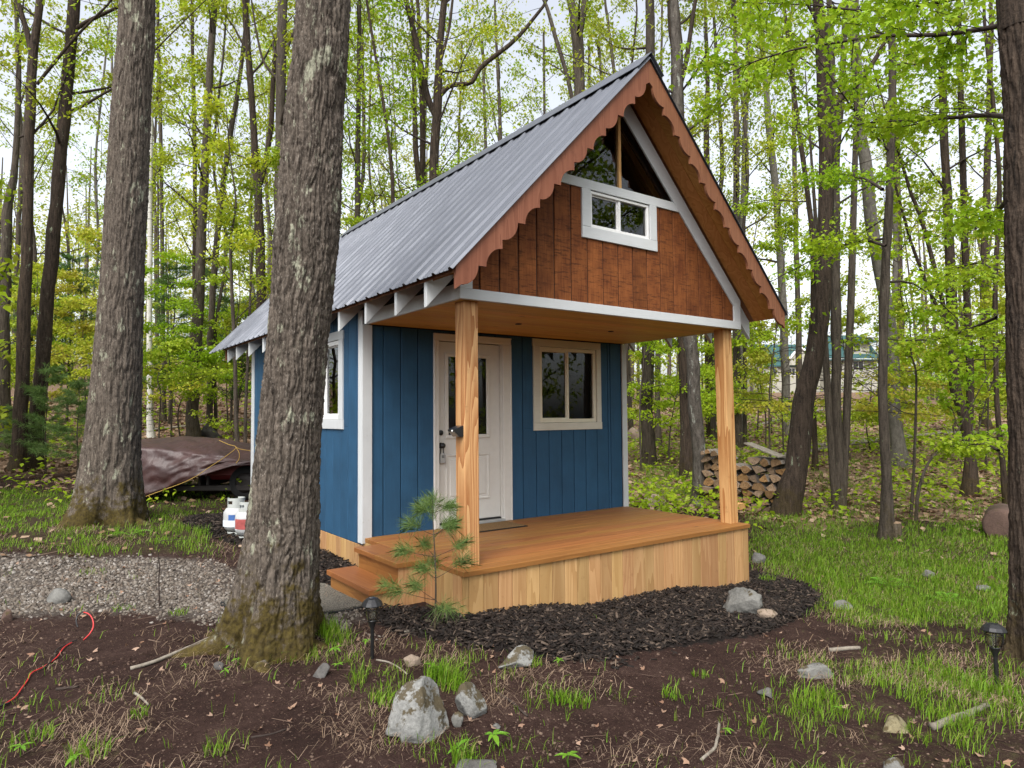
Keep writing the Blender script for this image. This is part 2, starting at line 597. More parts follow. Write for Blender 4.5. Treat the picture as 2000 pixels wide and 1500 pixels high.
def gable_mat():
    m, nt, b = new_mat('rough_sawn_brown', .75, .2)
    v = coords(nt, (1, 1, .08))
    g = noise(nt, v, 60, 5, .65)
    vh = coords(nt, (.12, .12, 1))
    saw = noise(nt, vh, 52, 6, .8, .15)          # band-saw marks run across the boards
    blot = noise(nt, coords(nt), 4.5, 4, .6)
    c = ramp(nt, math_(nt, 'ADD', math_(nt, 'MULTIPLY', g, .45), math_(nt, 'MULTIPLY', blot, .55)), [(.36, (.105, .030, .010)), (.68, (.27, .092, .026))])
    c = mix(nt, maprange(nt, saw, .50, .64, 0, .72), c, (.030, .011, .006))
    r = N(nt, 'ObjectInfo').outputs['Random']
    h = N(nt, 'HueSaturation', {'Color': c, 'Value': maprange(nt, r, 0, 1, .82, 1.15)})
    nt.links.new(h.outputs[0], b.inputs['Base Color'])
    bump(nt, b, math_(nt, 'ADD', saw, math_(nt, 'MULTIPLY', g, .5)), .35, .004)
    return m
MT['gable'] = gable_mat()

def roof_mat():
    m, nt, b = new_mat('galvanised_roof', .36, .5)
    b.inputs['Metallic'].default_value = .25
    b.inputs['Specular IOR Level'].default_value = .3
    v = coords(nt, (.35, 3, .35), False)
    n = noise(nt, v, 5, 5, .6)
    c = ramp(nt, n, [(.3, (.098, .106, .126)), (.7, (.138, .148, .174))])
    nt.links.new(c, b.inputs['Base Color'])
    nt.links.new(maprange(nt, noise(nt, coords(nt, (1, 1, 1), False), 3, 4), .3, .7, .42, .58), b.inputs['Roughness'])
    bump(nt, b, noise(nt, coords(nt, (1, 1, 1), False), 6, 3), .06, .02)
    return m
MT['roof'] = roof_mat()

LEAF = [(.25, .35, .018), (.34, .43, .026), (.41, .47, .035), (.28, .38, .02), (.46, .47, .06)]
MT['leaf'] = leaf_mat('spring_leaf', LEAF, .5)
MT['leaf_bright'] = leaf_mat('bright_maple_leaf', [(.24, .39, .016), (.32, .47, .020), (.28, .43, .016), (.39, .49, .03)], .5, .45, .008, .1)
MT['leaf_gold'] = leaf_mat('golden_new_leaf', [(.40, .43, .03), (.46, .43, .05), (.36, .43, .03), (.48, .40, .06)], .5)
MT['leaf_far'] = leaf_mat('far_leaf', [(.32, .40, .05), (.41, .48, .06), (.48, .52, .09), (.36, .43, .06)], .5, .6, .015, .2)
MT['needle'] = leaf_mat('pine_needle', [(.055, .12, .022), (.085, .17, .03), (.12, .19, .04)], .2, .5, .006, .12)
MT['needle_near'] = leaf_mat('young_pine_needle', [(.08, .16, .035), (.13, .22, .06), (.19, .26, .07)], .25, .5, .004, .08)
MT['grass'] = leaf_mat('grass_blade', [(.115, .25, .013), (.18, .345, .020), (.23, .37, .026), (.145, .295, .016), (.34, .34, .09)], .45, .5, .004, .05)
MT['straw'] = leaf_mat('dead_straw', [(.26, .18, .11), (.37, .27, .19), (.20, .135, .09)], .15, .7, .004, .05)
MT['litter'] = leaf_mat('dead_leaf', [(.14, .075, .042), (.27, .165, .105), (.37, .26, .19), (.19, .10, .058), (.32, .22, .155)], .12, .8, .006, .05)
MT['herb'] = leaf_mat('herb_leaf', [(.12, .29, .025), (.18, .36, .03)], .4, .45, .006, .1)
MT['bark_oak'] = bark_mat('oak_bark', (.023, .018, .0145), (.152, .125, .101), .09, 44, .74, .95, (.33, .335, .25), .9, .014, .03, fleck=True)
MT['bark_grey'] = bark_mat('grey_maple_bark', (.026, .021, .017), (.105, .086, .068), .12, 30, .30, .3, (.20, .22, .15), 1.0, .03, fleck=False)
MT['bark_dark'] = bark_mat('dark_furrowed_bark', (.015, .012, .010), (.080, .058, .043), .12, 30, .35, .4, (.30, .34, .24), 1.0, .035)
MT['bark_pale'] = bark_mat('pale_poplar_bark', (.065, .058, .049), (.15, .138, .118), .5, 14, .1, .2, (.3, .33, .24), .5, .01)
MT['bark_birch'] = bark_mat('white_birch_bark', (.48, .46, .42), (.66, .64, .60), .5, 10, 0, 0, strength=.3, dist=.005, birch=True)
MT['twig'] = plain('twig_bark', (.042, .031, .026), .85, .2, 0, 60, .4, .25)
MT['deadwood'] = bark_mat('grey_deadwood', (.14, .12, .10), (.30, .27, .23), .3, 20, .2, .2, strength=.5, dist=.01)

def rock_mat(name, base, moss):
    m, nt, b = new_mat(name, .85, .25)
    v = coords(nt)
    n = noise(nt, v, 5, 7, .65)
    s = noise(nt, v, 60, 4, .7)
    c = ramp(nt, math_(nt, 'ADD', math_(nt, 'MULTIPLY', n, .6), math_(nt, 'MULTIPLY', s, .4)),
             [(.30, tuple(x * .35 for x in base)), (.5, base), (.75, tuple(min(x * 1.7, .7) for x in base))])
    if moss > 0:
        nm = noise(nt, v, 6.5, 6, .7)
        up = N(nt, 'SeparateXYZ', {0: N(nt, 'NewGeometry').outputs['Normal']}).outputs[2]
        k = math_(nt, 'ADD', nm, math_(nt, 'MULTIPLY', up, .10))
        c = mix(nt, maprange(nt, k, .66 - moss * .1, .72 - moss * .1, 0, .9), c, (.055, .040, .016))
    nt.links.new(c, b.inputs['Base Color'])
    bump(nt, b, math_(nt, 'ADD', n, math_(nt, 'MULTIPLY', s, .35)), .7, .02)
    return m
MT['rock'] = rock_mat('grey_granite', (.135, .132, .122), .35)
MT['rock_moss'] = rock_mat('mossy_granite', (.20, .20, .19), 1.1)
MT['rock_pink'] = rock_mat('pinkish_granite', (.22, .17, .13), .35)
MT['rock_dark'] = rock_mat('dark_stone', (.09, .085, .08), .4)
MT['rock_yellow'] = rock_mat('yellowish_stone', (.17, .145, .085), .8)
MT['rock_red'] = rock_mat('reddish_stone', (.095, .060, .048), .3)
MT['bark_lichen'] = bark_mat('lichen_spotted_bark', (.030, .025, .021), (.12, .105, .09), .3, 20, .74, .3, (.30, .315, .27), .8, .02)

# ------------------------------------------------------------------ ground sheet
Z_GRAVEL = [zone([(-300, 1075), (150, 1088), (330, 1085), (430, 1095), (480, 1130), (640, 1150), (700, 1195), (770, 1215), (745, 1255), (680, 1245), (560, 1240), (420, 1215), (250, 1195), (100, 1205), (-300, 1230)])]
_mb = zone([(690, 1190), (740, 1222), (800, 1245), (900, 1262), (1050, 1290), (1200, 1285), (1350, 1262), (1480, 1245), (1580, 1205), (1608, 1170), (1560, 1140), (1500, 1125)])
Z_MULCH = [np.vstack([_mb, [(3.9, 1.2), (3.6, .3), (-.1, .3), (-.45, .6)]]),
           np.array([(-.02, 1.5), (-.55, 1.5), (-.65, 2.6), (-.75, 4.2), (-1.1, 5.2), (-.9, 6.0), (.2, 6.3), (.2, 1.5)])]
Z_G = [  # grass zones: (polygon, density)
    (zone([(1480, 1000), (1600, 1015), (1760, 1045), (2200, 1030), (2200, 1190), (1880, 1205), (1720, 1215), (1640, 1200), (1580, 1130), (1480, 1105)]), 1.0),
    (zone([(1610, 1190), (2200, 1170), (2300, 1300), (2300, 1560), (1640, 1560), (1530, 1420), (1590, 1290), (1690, 1235)]), .34),
    (zone([(-300, 955), (140, 962), (110, 1005), (-300, 1010)]), .75),
    (zone([(60, 1005), (430, 1020), (430, 1085), (250, 1090), (-300, 1108), (-300, 1040)]), .42),
    (zone([(-200, 1400), (200, 1430), (420, 1530), (-200, 1560)]), .28),
    (zone([(700, 1280), (960, 1290), (1010, 1400), (860, 1440), (690, 1400)]), .22),
    (zone([(1010, 1330), (1250, 1340), (1250, 1450), (1050, 1460)]), .16),
    (zone([(450, 1240), (700, 1225), (680, 1330), (470, 1330)]), .30),
    (zone([(1232, 945), (1310, 975), (1395, 995), (1385, 930), (1250, 900)]), .9),
    (zone([(1560, 850), (2200, 830), (2200, 1035), (1760, 1040), (1600, 1010)]), .48),
    (zone([(1230, 850), (1560, 850), (1500, 960), (1230, 930)]), .5),
    (zone([(270, 930), (500, 930), (470, 1010), (300, 1010)]), .4),
]

def grass_density(x, y):
    x0_, y0_ = x, y
    jr = np.random.default_rng(3)
    x = x + jr.normal(0, .22, len(x)); y = y + jr.normal(0, .22, len(y))
    g = np.full(len(x), .03)
    for poly, d in Z_G:
        g = np.maximum(g, np.where(in_poly(x, y, poly), d, 0))
    x, y = x0_, y0_
    s = (x - CAM[0]) * FH[0] + (y - CAM[1]) * FH[1]
    far = sstep(13, 16, s)
    g = np.maximum(g, far * .14)
    mu = np.zeros(len(x), bool)
    for p in Z_MULCH: mu |= in_poly(x, y, p)
    g = np.where(mu, .004, g)
    gr = in_poly(x, y, Z_GRAVEL[0])
    g = np.where(gr, np.minimum(g, .05), g)
    return g

def soft_mask(x, y, polys, r=.22):
    m = np.zeros(len(x))
    offs = [(0, 0)] + [(r * math.cos(a), r * math.sin(a)) for a in np.arange(0, 6.28, .785)]
    for dx, dy in offs:
        h = np.zeros(len(x), bool)
        for p in polys: h |= in_poly(x + dx, y + dy, p)
        m += h
    return m / len(offs)

def litter_mask(x, y):
    s = (x - CAM[0]) * FH[0] + (y - CAM[1]) * FH[1]
    l = (x - CAM[0]) * RH[0] + (y - CAM[1]) * RH[1]
    s = s + 3.0 * sstep(.2, .45, l / np.maximum(s, 3))
    m = sstep(11.5, 14.5, s + 1.2 * (fbm2(x, y, .5, 3, 3) - .5) * 4)
    return m

vis = np.radians(np.linspace(-56, 56, 340)); rest = np.radians(np.linspace(60, 300, 60))
ang = np.concatenate([vis, rest]) + 0.0
rad = np.concatenate([[0.02], np.geomspace(.5, 380, 180)])
A, R_ = np.meshgrid(ang, rad)
gx = CAM[0] + R_ * (np.cos(A) * FH[0] + np.sin(A) * RH[0])
gy = CAM[1] + R_ * (np.cos(A) * FH[1] + np.sin(A) * RH[1])
gx, gy = gx.ravel(), gy.ravel()
gz = hgt(gx, gy)
mulch = soft_mask(gx, gy, Z_MULCH, .12)
gz = gz + mulch * .02
na, nr = len(ang), len(rad)
ii = np.arange(nr - 1)[:, None] * na; jj = np.arange(na)[None, :]; kk = (jj + 1) % na
GF = np.stack([ii + jj, ii + na + jj, ii + na + kk, ii + kk], -1).reshape(-1, 4)

def ground_mat():
    m, nt, b = new_mat('forest_ground', .95, .1)
    at1 = N(nt, 'Attribute', attribute_name='zone')
    sp = N(nt, 'SeparateColor', {0: at1.outputs['Color']})
    grav, lit, mul = sp.outputs[0], sp.outputs[1], sp.outputs[2]
    at2 = N(nt, 'Attribute', attribute_name='green')
    v = coords(nt, (1, 1, 1), False)
    n1 = noise(nt, v, 2.2, 6, .62); n2 = noise(nt, v, 18, 6, .7); n3 = noise(nt, v, 85, 4, .75)
    f = math_(nt, 'ADD', math_(nt, 'MULTIPLY', n1, .4), math_(nt, 'ADD', math_(nt, 'MULTIPLY', n2, .35), math_(nt, 'MULTIPLY', n3, .25)))
    dirt = ramp(nt, f, [(.34, (.017, .0095, .0080)), (.5, (.038, .021, .017)), (.66, (.075, .046, .037))])
    # crumbs and shreds of bark in the soil
    vo = N(nt, 'TexVoronoi', {'Vector': v, 'Scale': 70.0})
    cr = math_(nt, 'MULTIPLY', maprange(nt, vo.outputs['Distance'], .34, .2), math_(nt, 'GREATER_THAN', N(nt, 'SeparateColor', {0: vo.outputs['Color']}).outputs[0], .72))
    dirt = mix(nt, math_(nt, 'MULTIPLY', cr, .6), dirt, (.17, .115, .08))
    leafc = ramp(nt, noise(nt, v, 26, 5, .75), [(.3, (.065, .038, .024)), (.5, (.17, .11, .072)), (.7, (.31, .22, .16))])
    gv = N(nt, 'TexVoronoi', {'Vector': v, 'Scale': 42.0})
    gcol = mix(nt, maprange(nt, gv.outputs['Distance'], .25, .6, 0, .55), ramp(nt, N(nt, 'SeparateColor', {0: gv.outputs['Color']}).outputs[1], [(.0, (.075, .062, .052)), (.6, (.125, .108, .094)), (1, (.19, .17, .15))]), (.045, .033, .026))
    mulc = ramp(nt, n3, [(.35, (.006, .005, .005)), (.65, (.028, .022, .019))])
    br = math_(nt, 'MULTIPLY', math_(nt, 'SUBTRACT', n2, .5), .9)
    c = mix(nt, maprange(nt, math_(nt, 'ADD', at2.outputs['Fac'], br), .25, .75, 0, .75), dirt, ramp(nt, n2, [(.3, (.035, .040, .012)), (.7, (.085, .095, .028))]))
    c = mix(nt, maprange(nt, math_(nt, 'ADD', lit, br), .35, .65), c, leafc)
    c = mix(nt, maprange(nt, math_(nt, 'ADD', grav, br), .40, .75), c, gcol)
    c = mix(nt, maprange(nt, math_(nt, 'ADD', mul, br), .4, .6), c, mulc)
    nt.links.new(c, b.inputs['Base Color'])
    bump(nt, b, math_(nt, 'ADD', n2, math_(nt, 'MULTIPLY', n3, .8)), .8, .03)
    return m
MT['ground'] = ground_mat()
ground = np_obj('ground', np.stack([gx, gy, gz], 1), [(GF, 0)], MT['ground'], None, True)
tag(ground, 'forest floor of dark soil, gravel, leaf litter and grass', None, None, 'structure')
zc = np.stack([soft_mask(gx, gy, Z_GRAVEL, .35), litter_mask(gx, gy), mulch, np.ones(len(gx))], 1).astype(np.float32)
a_ = ground.data.attributes.new('zone', 'FLOAT_COLOR', 'POINT'); a_.data.foreach_set('color', zc.ravel())
gd = grass_density(gx, gy).astype(np.float32)
a_ = ground.data.attributes.new('green', 'FLOAT', 'POINT'); a_.data.foreach_set('value', gd)

def G(x, y):
    """z of the ground sheet's own surface at a point"""
    x = np.atleast_1d(x); y = np.atleast_1d(y)
    return hgt(x, y) + soft_mask(x, y, Z_MULCH, .12) * .02

# ------------------------------------------------------------------ the cabin
W, PD, LB, HB = 3.70, 1.82, 5.86, 2.16        # width, porch depth, rear wall, porch beam height (deck top is z = 0)
RIDGE, SL, XM = 4.54, 1.043, 1.85
def roofz(x, drop=0.0): return RIDGE - drop - SL * abs(x - XM)
front = lambda y0: (lambda s, z, d: (s, y0 - d, z))
leftm = lambda x0: (lambda s, z, d: (x0 - d, s, z))
rightm = lambda x0: (lambda s, z, d: (x0 + d, s, z))
rearm = lambda y0: (lambda s, z, d: (s, y0 + d, z))
upm = lambda z0: (lambda s, z, d: (s, z, z0 + d))
downm = lambda z0: (lambda s, z, d: (s, z, z0 - d))

cabin = empty('cabin', (XM, 2.9, -.4))
tag(cabin, 'small blue cabin with steep grey metal roof and scalloped gable above a wooden porch', 'cabin')

def rect(a, b, z0, z1): return [(a, z0), (b, z0), (b, z1), (a, z1)]

def clip_half(poly, a, b, c):
    """keep a*s+b*z<=c"""
    out = []
    for i in range(len(poly)):
        p, q = poly[i], poly[(i + 1) % len(poly)]
        fp, fq = a * p[0] + b * p[1] - c, a * q[0] + b * q[1] - c
        if fp <= 0: out.append(p)
        if fp * fq < 0:
            t = fp / (fp - fq)
            out.append((p[0] + t * (q[0] - p[0]), p[1] + t * (q[1] - p[1])))
    return out

def part(name, mat, parent, poly, d0, d1, c, mp, label=None, smooth=False):
    o = MB().slab(poly, d0, d1, c, mp).build(name, mat, parent, smooth)
    if label: o['label'] = label
    return o

def boards(parent, name, mat, edges, z0, z1, holes, d0, d1, mp, c=.004, gap=.009, clips=()):
    for a, b in zip(edges[:-1], edges[1:]):
        a1, b1 = a + gap / 2, b - gap / 2
        spans = [(a1, b1, z0, z1)]
        for h0, h1, k0, k1 in holes:
            nxt = []
            for (s0, s1, y0, y1) in spans:
                if h1 <= s0 or h0 >= s1 or k1 <= y0 or k0 >= y1:
                    nxt.append((s0, s1, y0, y1)); continue
                if k0 - y0 > .01: nxt.append((s0, s1, y0, k0))
                if y1 - k1 > .01: nxt.append((s0, s1, k1, y1))
                m0, m1 = max(y0, k0), min(y1, k1)
                if h0 - s0 > .01: nxt.append((s0, h0, m0, m1))
                if s1 - h1 > .01: nxt.append((h1, s1, m0, m1))
            spans = nxt
        for (s0, s1, y0, y1) in spans:
            poly = rect(s0, s1, y0, y1)
            for cl in clips:
                poly = clip_half(poly, *cl)
                if len(poly) < 3: break
            if len(poly) >= 3:
                MB().slab(poly, d0, d1, c, mp).build(name, mat, parent)

# walls, each a backing sheet with its boards as pieces
DOOR = (.80, 1.80, -.02, 2.10)
WIN = (2.17, 3.25, 1.06, 2.12)
SWIN = (2.36, 3.50, 1.11, 2.12)
wf = MB()
for (a, b, z0, z1) in ((-.01, .80, -.3, 2.3), (.80, 1.80, 2.10, 2.3), (1.80, 2.17, -.3, 2.3), (2.17, 3.25, -.3, 1.06), (2.17, 3.25, 2.12, 2.3), (3.25, 3.71, -.3, 2.3), (.80, 1.80, -.3, -.02)):
    wf.slab(rect(a, b, z0, z1), -.10, -.016, 0, front(PD))
wall_f = wf.build('wall', MT['blue_back'], cabin); wall_f['label'] = 'blue boarded front wall in the shade of the porch'
boards(wall_f, 'board', MT['blue'], [.06] + [.2 * k - .005 for k in range(1, 18)] + [3.44, 3.64], -.01, 2.155, [DOOR, WIN], -.012, .006, front(PD))
wl = MB()
for (a, b, z0, z1) in ((PD + .12, SWIN[0], -.3, 2.45), (SWIN[0], SWIN[1], -.3, 1.11), (SWIN[0], SWIN[1], 2.12, 2.45), (SWIN[1], LB, -.3, 2.45)):
    wl.slab(rect(a, b, z0, z1), -.10, -.016, 0, leftm(-.02))
wall_l = wl.build('wall', MT['blue_back'], cabin); wall_l['label'] = 'bright blue boarded side wall behind the big oak'
e = list(np.arange(1.99, 5.85, .2145)); e = [PD + .05] + e + [LB - .03]
boards(wall_l, 'board', MT['blue'], e, -.075, 2.40, [SWIN], -.012, .006, leftm(-.02))
part('wall', MT['blue'], cabin, rect(PD + .05, LB, -.3, 2.45), -.10, 0, 0, rightm(W))
mbr = MB().slab([(0, -.3), (W, -.3), (W, 2.45), (XM, 4.35), (0, 2.45)], -.10, 0, 0, rearm(LB)); mbr.build('wall', MT['blue'], cabin)
part('floor_slab', MT['inside'], cabin, rect(.09, W - .11, PD + .11, LB - .11), -.12, -.02, 0, upm(0))

# corner trim
for (x0, x1) in ((-.045, .062), (W - .055, W + .03)):
    part('corner_trim', MT['whitez'], cabin, rect(x0, x1, -.055, 2.155), .007, .027, .003, front(PD))
part('corner_trim', MT['whitez'], cabin, rect(PD - .006, PD + .085, -.055, 2.30), .007, .025, .003, leftm(-.02))
part('corner_trim', MT['whitez'], cabin, rect(LB - .09, LB + .02, -.075, 2.30), .007, .025, .003, leftm(-.02))

# porch floor
deck = part('deck', MT['dark'], cabin, rect(.02, W - .02, .0, PD + .02), -.30, -.045, 0, upm(0))
ny = 13; y0, y1 = -.07, PD + .005; st = (y1 - y0) / ny
for k in range(ny):
    MB().slab(rect(-.014, W + .004, y0 + k * st + (.002 if k else 0), y0 + (k + 1) * st - .002), -.04, 0, .003, upm(0)).build('deck_board', MT['deck'], deck)

# skirt boards round the porch and along the side wall
skirt = MB().slab(rect(.03, W - .03, -.9, -.045), -.012, -.004, 0, front(-.02)).build('skirt', MT['dark'], cabin)
sk_e = [-.002] + [.05 + .1415 * k for k in range(26)]; sk_e = [v for v in sk_e if v < W - .05] + [W - .005]
boards(skirt, 'skirt_board', MT['skirt'], sk_e, -.92, -.041, [], 0, .022, front(-.028), .003, .004)
sl = [-.028, .10, .24, .38, .5545]
boards(skirt, 'skirt_board', MT['skirt'], sl, -.75, -.041, [], 0, .020, leftm(.008), .003, .004)
boards(skirt, 'skirt_board', MT['skirt'], [1.44, 1.58, 1.71, PD + .02], -.75, -.041, [], 0, .020, leftm(.008), .003, .004)
boards(skirt, 'skirt_board', MT['skirt'], [PD + .02 + .1405 * k for k in range(29)], -.70, -.078, [], -.01, .006, leftm(-.02), .003, .004)
boards(skirt, 'skirt_board', MT['skirt'], [.0 + .1405 * k for k in range(14)], -.95, -.041, [], 0, .02, rightm(W - .03), .003, .004)

# steps at the left end of the porch
steps = MB().box(-.25, -.02, .60, 1.40, -.5, -.05).build('steps', MT['dark'], cabin)
MB().slab(rect(-.285, -.0155, .535, .975), -.04, 0, .003, upm(-.0005)).build('tread', MT['step'], steps)
MB().slab(rect(-.285, -.0155, .979, 1.425), -.04, 0, .003, upm(-.0005)).build('tread', MT['step'], steps)
MB().slab(rect(.5765, 1.383, -.62, -.042), 0, .022, .002, leftm(-.232)).build('riser', MT['step'], steps)
for a, b in ((-.254, -.166), (-.165, -.078), (-.077, -.013)):
    MB().slab(rect(a, b, -.72, -.042), 0, .02, .002, front(.575)).build('side_board', MT['skirt'], steps)
MB().slab(rect(-.253, -.013, -.72, -.042), 0, .02, .002, rearm(1.385)).build('side_board', MT['skirt'], steps)
MB().slab(rect(-.535, -.256, .525, 1.46), -.042, 0, .003, upm(-.18)).build('tread', MT['step'], steps)
MB().slab(rect(.5765, 1.43, -.62, -.224), 0, .022, .002, leftm(-.485)).build('riser', MT['step'], steps)
for a, b in ((-.5055, -.42), (-.419, -.335), (-.334, -.2555)):
    MB().slab(rect(a, b, -.72, -.223), 0, .02, .002, front(.575)).build('side_board', MT['skirt'], steps)

# porch posts
for (xb, xt) in ((.086, .084), (3.541, 3.497)):
    mb = MB(); vs = []
    c = .006
    prof = [(c, 0), (.14 - c, 0), (.14, c), (.14, .14 - c), (.14 - c, .14), (c, .14), (0, .14 - c), (0, c)]
    zs = [.001, .7, 1.4, HB]
    for z in zs:
        x = xb + (xt - xb) * z / HB
        vs += [(x + a, .0625 + b, z) for a, b in prof]
    fs = [tuple(range(8))[::-1], tuple(range(24, 32))]
    for k in range(3):
        fs += [(k * 8 + i, k * 8 + (i + 1) % 8, k * 8 + 8 + (i + 1) % 8, k * 8 + 8 + i) for i in range(8)]
    mb.add(vs, fs).build('post', MT['post'], cabin)

# porch ceiling
ceil = part('porch_ceiling', MT['dark'], cabin, rect(.03, W - .03, .02, PD - .03), .03, .05, 0, upm(HB))
n = 13; a0, a1 = .021, PD - .009; sw = (a1 - a0) / n
for k in range(n):
    MB().slab(rect(.025, W - .025, a0 + k * sw + .001, a0 + (k + 1) * sw - .001), -.012, .0015, .003, downm(HB + .0045)).build('ceiling_board', MT['ceil'], ceil)
for x, y in ((1.30, .95), (2.55, .88)):
    MB().lathe([(.035, -.004), (.033, 0), (.0, .0015)], 18, (x, y, HB - .0005), 0, False).build('ceiling_disc', MT['black'], ceil, True)  # thin dark round spot just under the ceiling boards

# beams and gable trim, all white
part('beam', MT['white'], cabin, rect(0, W, HB, 2.248), -.02, .02, .003, front(0))
for mp, lab in ((leftm(0), None), (rightm(W), None)):
    part('beam', MT['white'], cabin, rect(.021, PD - .008, HB, 2.29), -.025, 0, .003, mp)
part('dark_blocking', MT['dark'], cabin, rect(.03, LB, 2.29, 2.50), -.03, -.02, 0, leftm(0.0))
part('dark_blocking', MT['dark'], cabin, rect(.03, LB, 2.29, 2.50), -.03, -.02, 0, rightm(W))
RO, RI = .125, .365       # rake trim: vertical drop of outer and inner edge below the roof line
yi = lambda x: 2.417 + 1.02 * (3.58 - x)
def rake(sgn):
    X = (lambda x: x) if sgn > 0 else (lambda x: W - x)
    out = [(X(W), 2.2485), (X(W), roofz(W, RO)), (X(XM), roofz(XM, RO)), (X(XM), yi(XM)), (X(3.58), 2.417), (X(3.58), 2.2485)]
    mb = MB()
    a, b, c, d, e_, f = out
    mb.slab([a, b, e_, f], 0, .018, .002, front(0)); 
    mb.slab([b, c, d, e_], 0, .018, .002, front(0))
    return mb.build('rake_trim', MT['white'], cabin)
rake(1); rake(-1)
hz = lambda z: (yi(XM) - z) / 1.02
part('collar_trim', MT['white'], cabin, [(XM - hz(3.322), 3.322), (XM + hz(3.322), 3.322), (XM + hz(3.412), 3.412), (XM - hz(3.412), 3.412)], 0, .018, .002, front(0))

# brown boarded gable
LW = (1.43, 2.245, 2.962, 3.321)
gb = MB()
for x0, x1, z0, z1 in ((.11, 1.43, 2.2, 3.33), (2.245, 3.59, 2.2, 3.33), (1.43, 2.245, 2.2, 2.962)):
    poly = rect(x0, x1, z0, z1)
    for cl in ((1.02, 1, yi(0) + .06), (-1.02, 1, yi(W) + .06)):
        poly = clip_half(poly, *cl)
    gb.slab(poly, -.08, -.012, 0, front(0))
gab = gb.build('gable_wall', MT['inside'], cabin)
ge = [.10] + [.2 * k for k in range(1, 18)] + [3.60]
boards(gab, 'gable_board', MT['gable'], ge, 2.235, 3.33, [LW], -.011, .002, front(0), .004, .014, ((1.02, 1, yi(0) + .02), (-1.02, 1, yi(W) + .02)))

# triangular gable lights with the stick between them
zt = yi(XM)
tri = MB().slab([(XM - .018, 3.40), (XM + .018, 3.40), (XM + .018, zt + .03), (XM - .018, zt + .03)], -.06, -.004, .002, front(0)).build('gable_light', MT['stud'], cabin)
tri['label'] = 'triangular gable window with a bare wooden stick between its panes'
for sg in (-1, 1):
    p = [(XM + sg * .019, 3.40), (XM + sg * (hz(3.40) + .01), 3.40), (XM + sg * .019, zt - .02)]
    MB().slab(p, -.034, -.028, 0, front(0)).build('pane', MT['glass'], tri)
    # inside: rafters and lining that show through the panes
    for off, wd, yy in ((.03, .05, .09), (.30, .05, .55), (.30, .05, 1.15)):
        q = [(XM + sg * .0, zt - off), (XM + sg * (hz(3.2)), 3.2 - off), (XM + sg * (hz(3.2) + .0), 3.2 - off - .10), (XM, zt - off - .10)]
        MB().slab(q, -wd, 0, 0, front(yy)).build('inside_rafter', MT['stud'], tri)
# loft shell so that the panes look into a dark room
sh = MB()
sh.slab(rect(.12, W - .12, 2.32, 2.34), -LB + .15, -.10, 0, front(0))
for sg in (-1, 1):
    X = lambda x: XM + sg * x
    sh.slab([(X(0), zt + .02), (X(1.75), zt + .02 - 1.02 * 1.75), (X(1.75), zt - 1.02 * 1.75), (X(0), zt)], -LB + .15, -.10, 0, front(0))
sh.build('loft_lining', MT['inside'], cabin)

def window(poly, mp, trims, frame, tm, fm, parent=cabin, split=.5, label=None, dd=.0):
    """poly = vinyl frame rectangle s0,s1,z0,z1; trims = list of rectangles (nailed on casing)"""
    s0, s1, z0, z1 = poly
    t = frame
    mb = MB()
    for r in (rect(s0, s1, z0, z0 + t), rect(s0, s1, z1 - t, z1), rect(s0, s0 + t, z0 + t, z1 - t), rect(s1 - t, s1, z0 + t, z1 - t)):
        mb.slab(r, -.07, .008 + dd, .004, mp)
    w = mb.build('window', fm, parent)
    if label: w['label'] = label
    mid = s0 + (s1 - s0) * split
    i0, i1, j0, j1 = s0 + t, s1 - t, z0 + t, z1 - t
    MB().slab(rect(mid - .015, mid + .015, j0, j1), -.05, -.004 + dd, .003, mp).build('mullion', fm, w)
    # the sliding sash stands a little deeper
    sb = .014
    m2 = MB()
    for r in (rect(i0, mid - .015, j0, j0 + sb), rect(i0, mid - .015, j1 - sb, j1), rect(i0, i0 + sb, j0 + sb, j1 - sb), rect(mid - .015 - sb, mid - .015, j0 + sb, j1 - sb)):
        m2.slab(r, -.045, -.018 + dd, .002, mp)
    m2.build('sash', fm, w)
    MB().slab(rect(i0 + sb - .002, mid - .015 - sb + .002, j0 + sb - .002, j1 - sb + .002), -.036, -.030 + dd, 0, mp).build('pane', MT['glass'], w)
    MB().slab(rect(mid + .016, i1 + .002, j0 - .002, j1 + .002), -.026, -.020 + dd, 0, mp).build('pane', MT['glass'], w)
    for r in trims:
        MB().slab(r, .0065 + dd, .026 + dd, .003, mp).build('trim_board', tm, w)
    return w

window((2.25, 3.185, 1.125, 2.055), front(PD), [rect(2.142, 3.26, 2.0565, 2.145), rect(2.150, 3.27, 1.033, 1.1235), rect(2.150, 2.2485, 1.1245, 2.0555), rect(3.1865, 3.262, 1.1245, 2.0555)], .045, MT['trim_cream'], MT['vinyl_cream'], label='cream framed sliding window beside the door')
window((2.44, 3.42, 1.19, 2.06), leftm(-.02), [rect(2.32, 3.54, 2.0615, 2.155), rect(2.32, 3.54, 1.085, 1.1885), rect(2.33, 2.4385, 1.1895, 2.0605), rect(3.4215, 3.53, 1.1895, 2.0605)], .05, MT['whitez'], MT['vinyl'], label='white framed side window half hidden by the big oak')
window((1.437, 2.238, 2.967, 3.318), front(0), [rect(1.325, 2.34, 2.857, 2.9655), rect(1.325, 1.4355, 2.9665, 3.3205), rect(2.2395, 2.337, 2.9665, 3.3205)], .028, MT['white'], MT['vinyl'], label='small white loft window in the brown gable', dd=-.004)

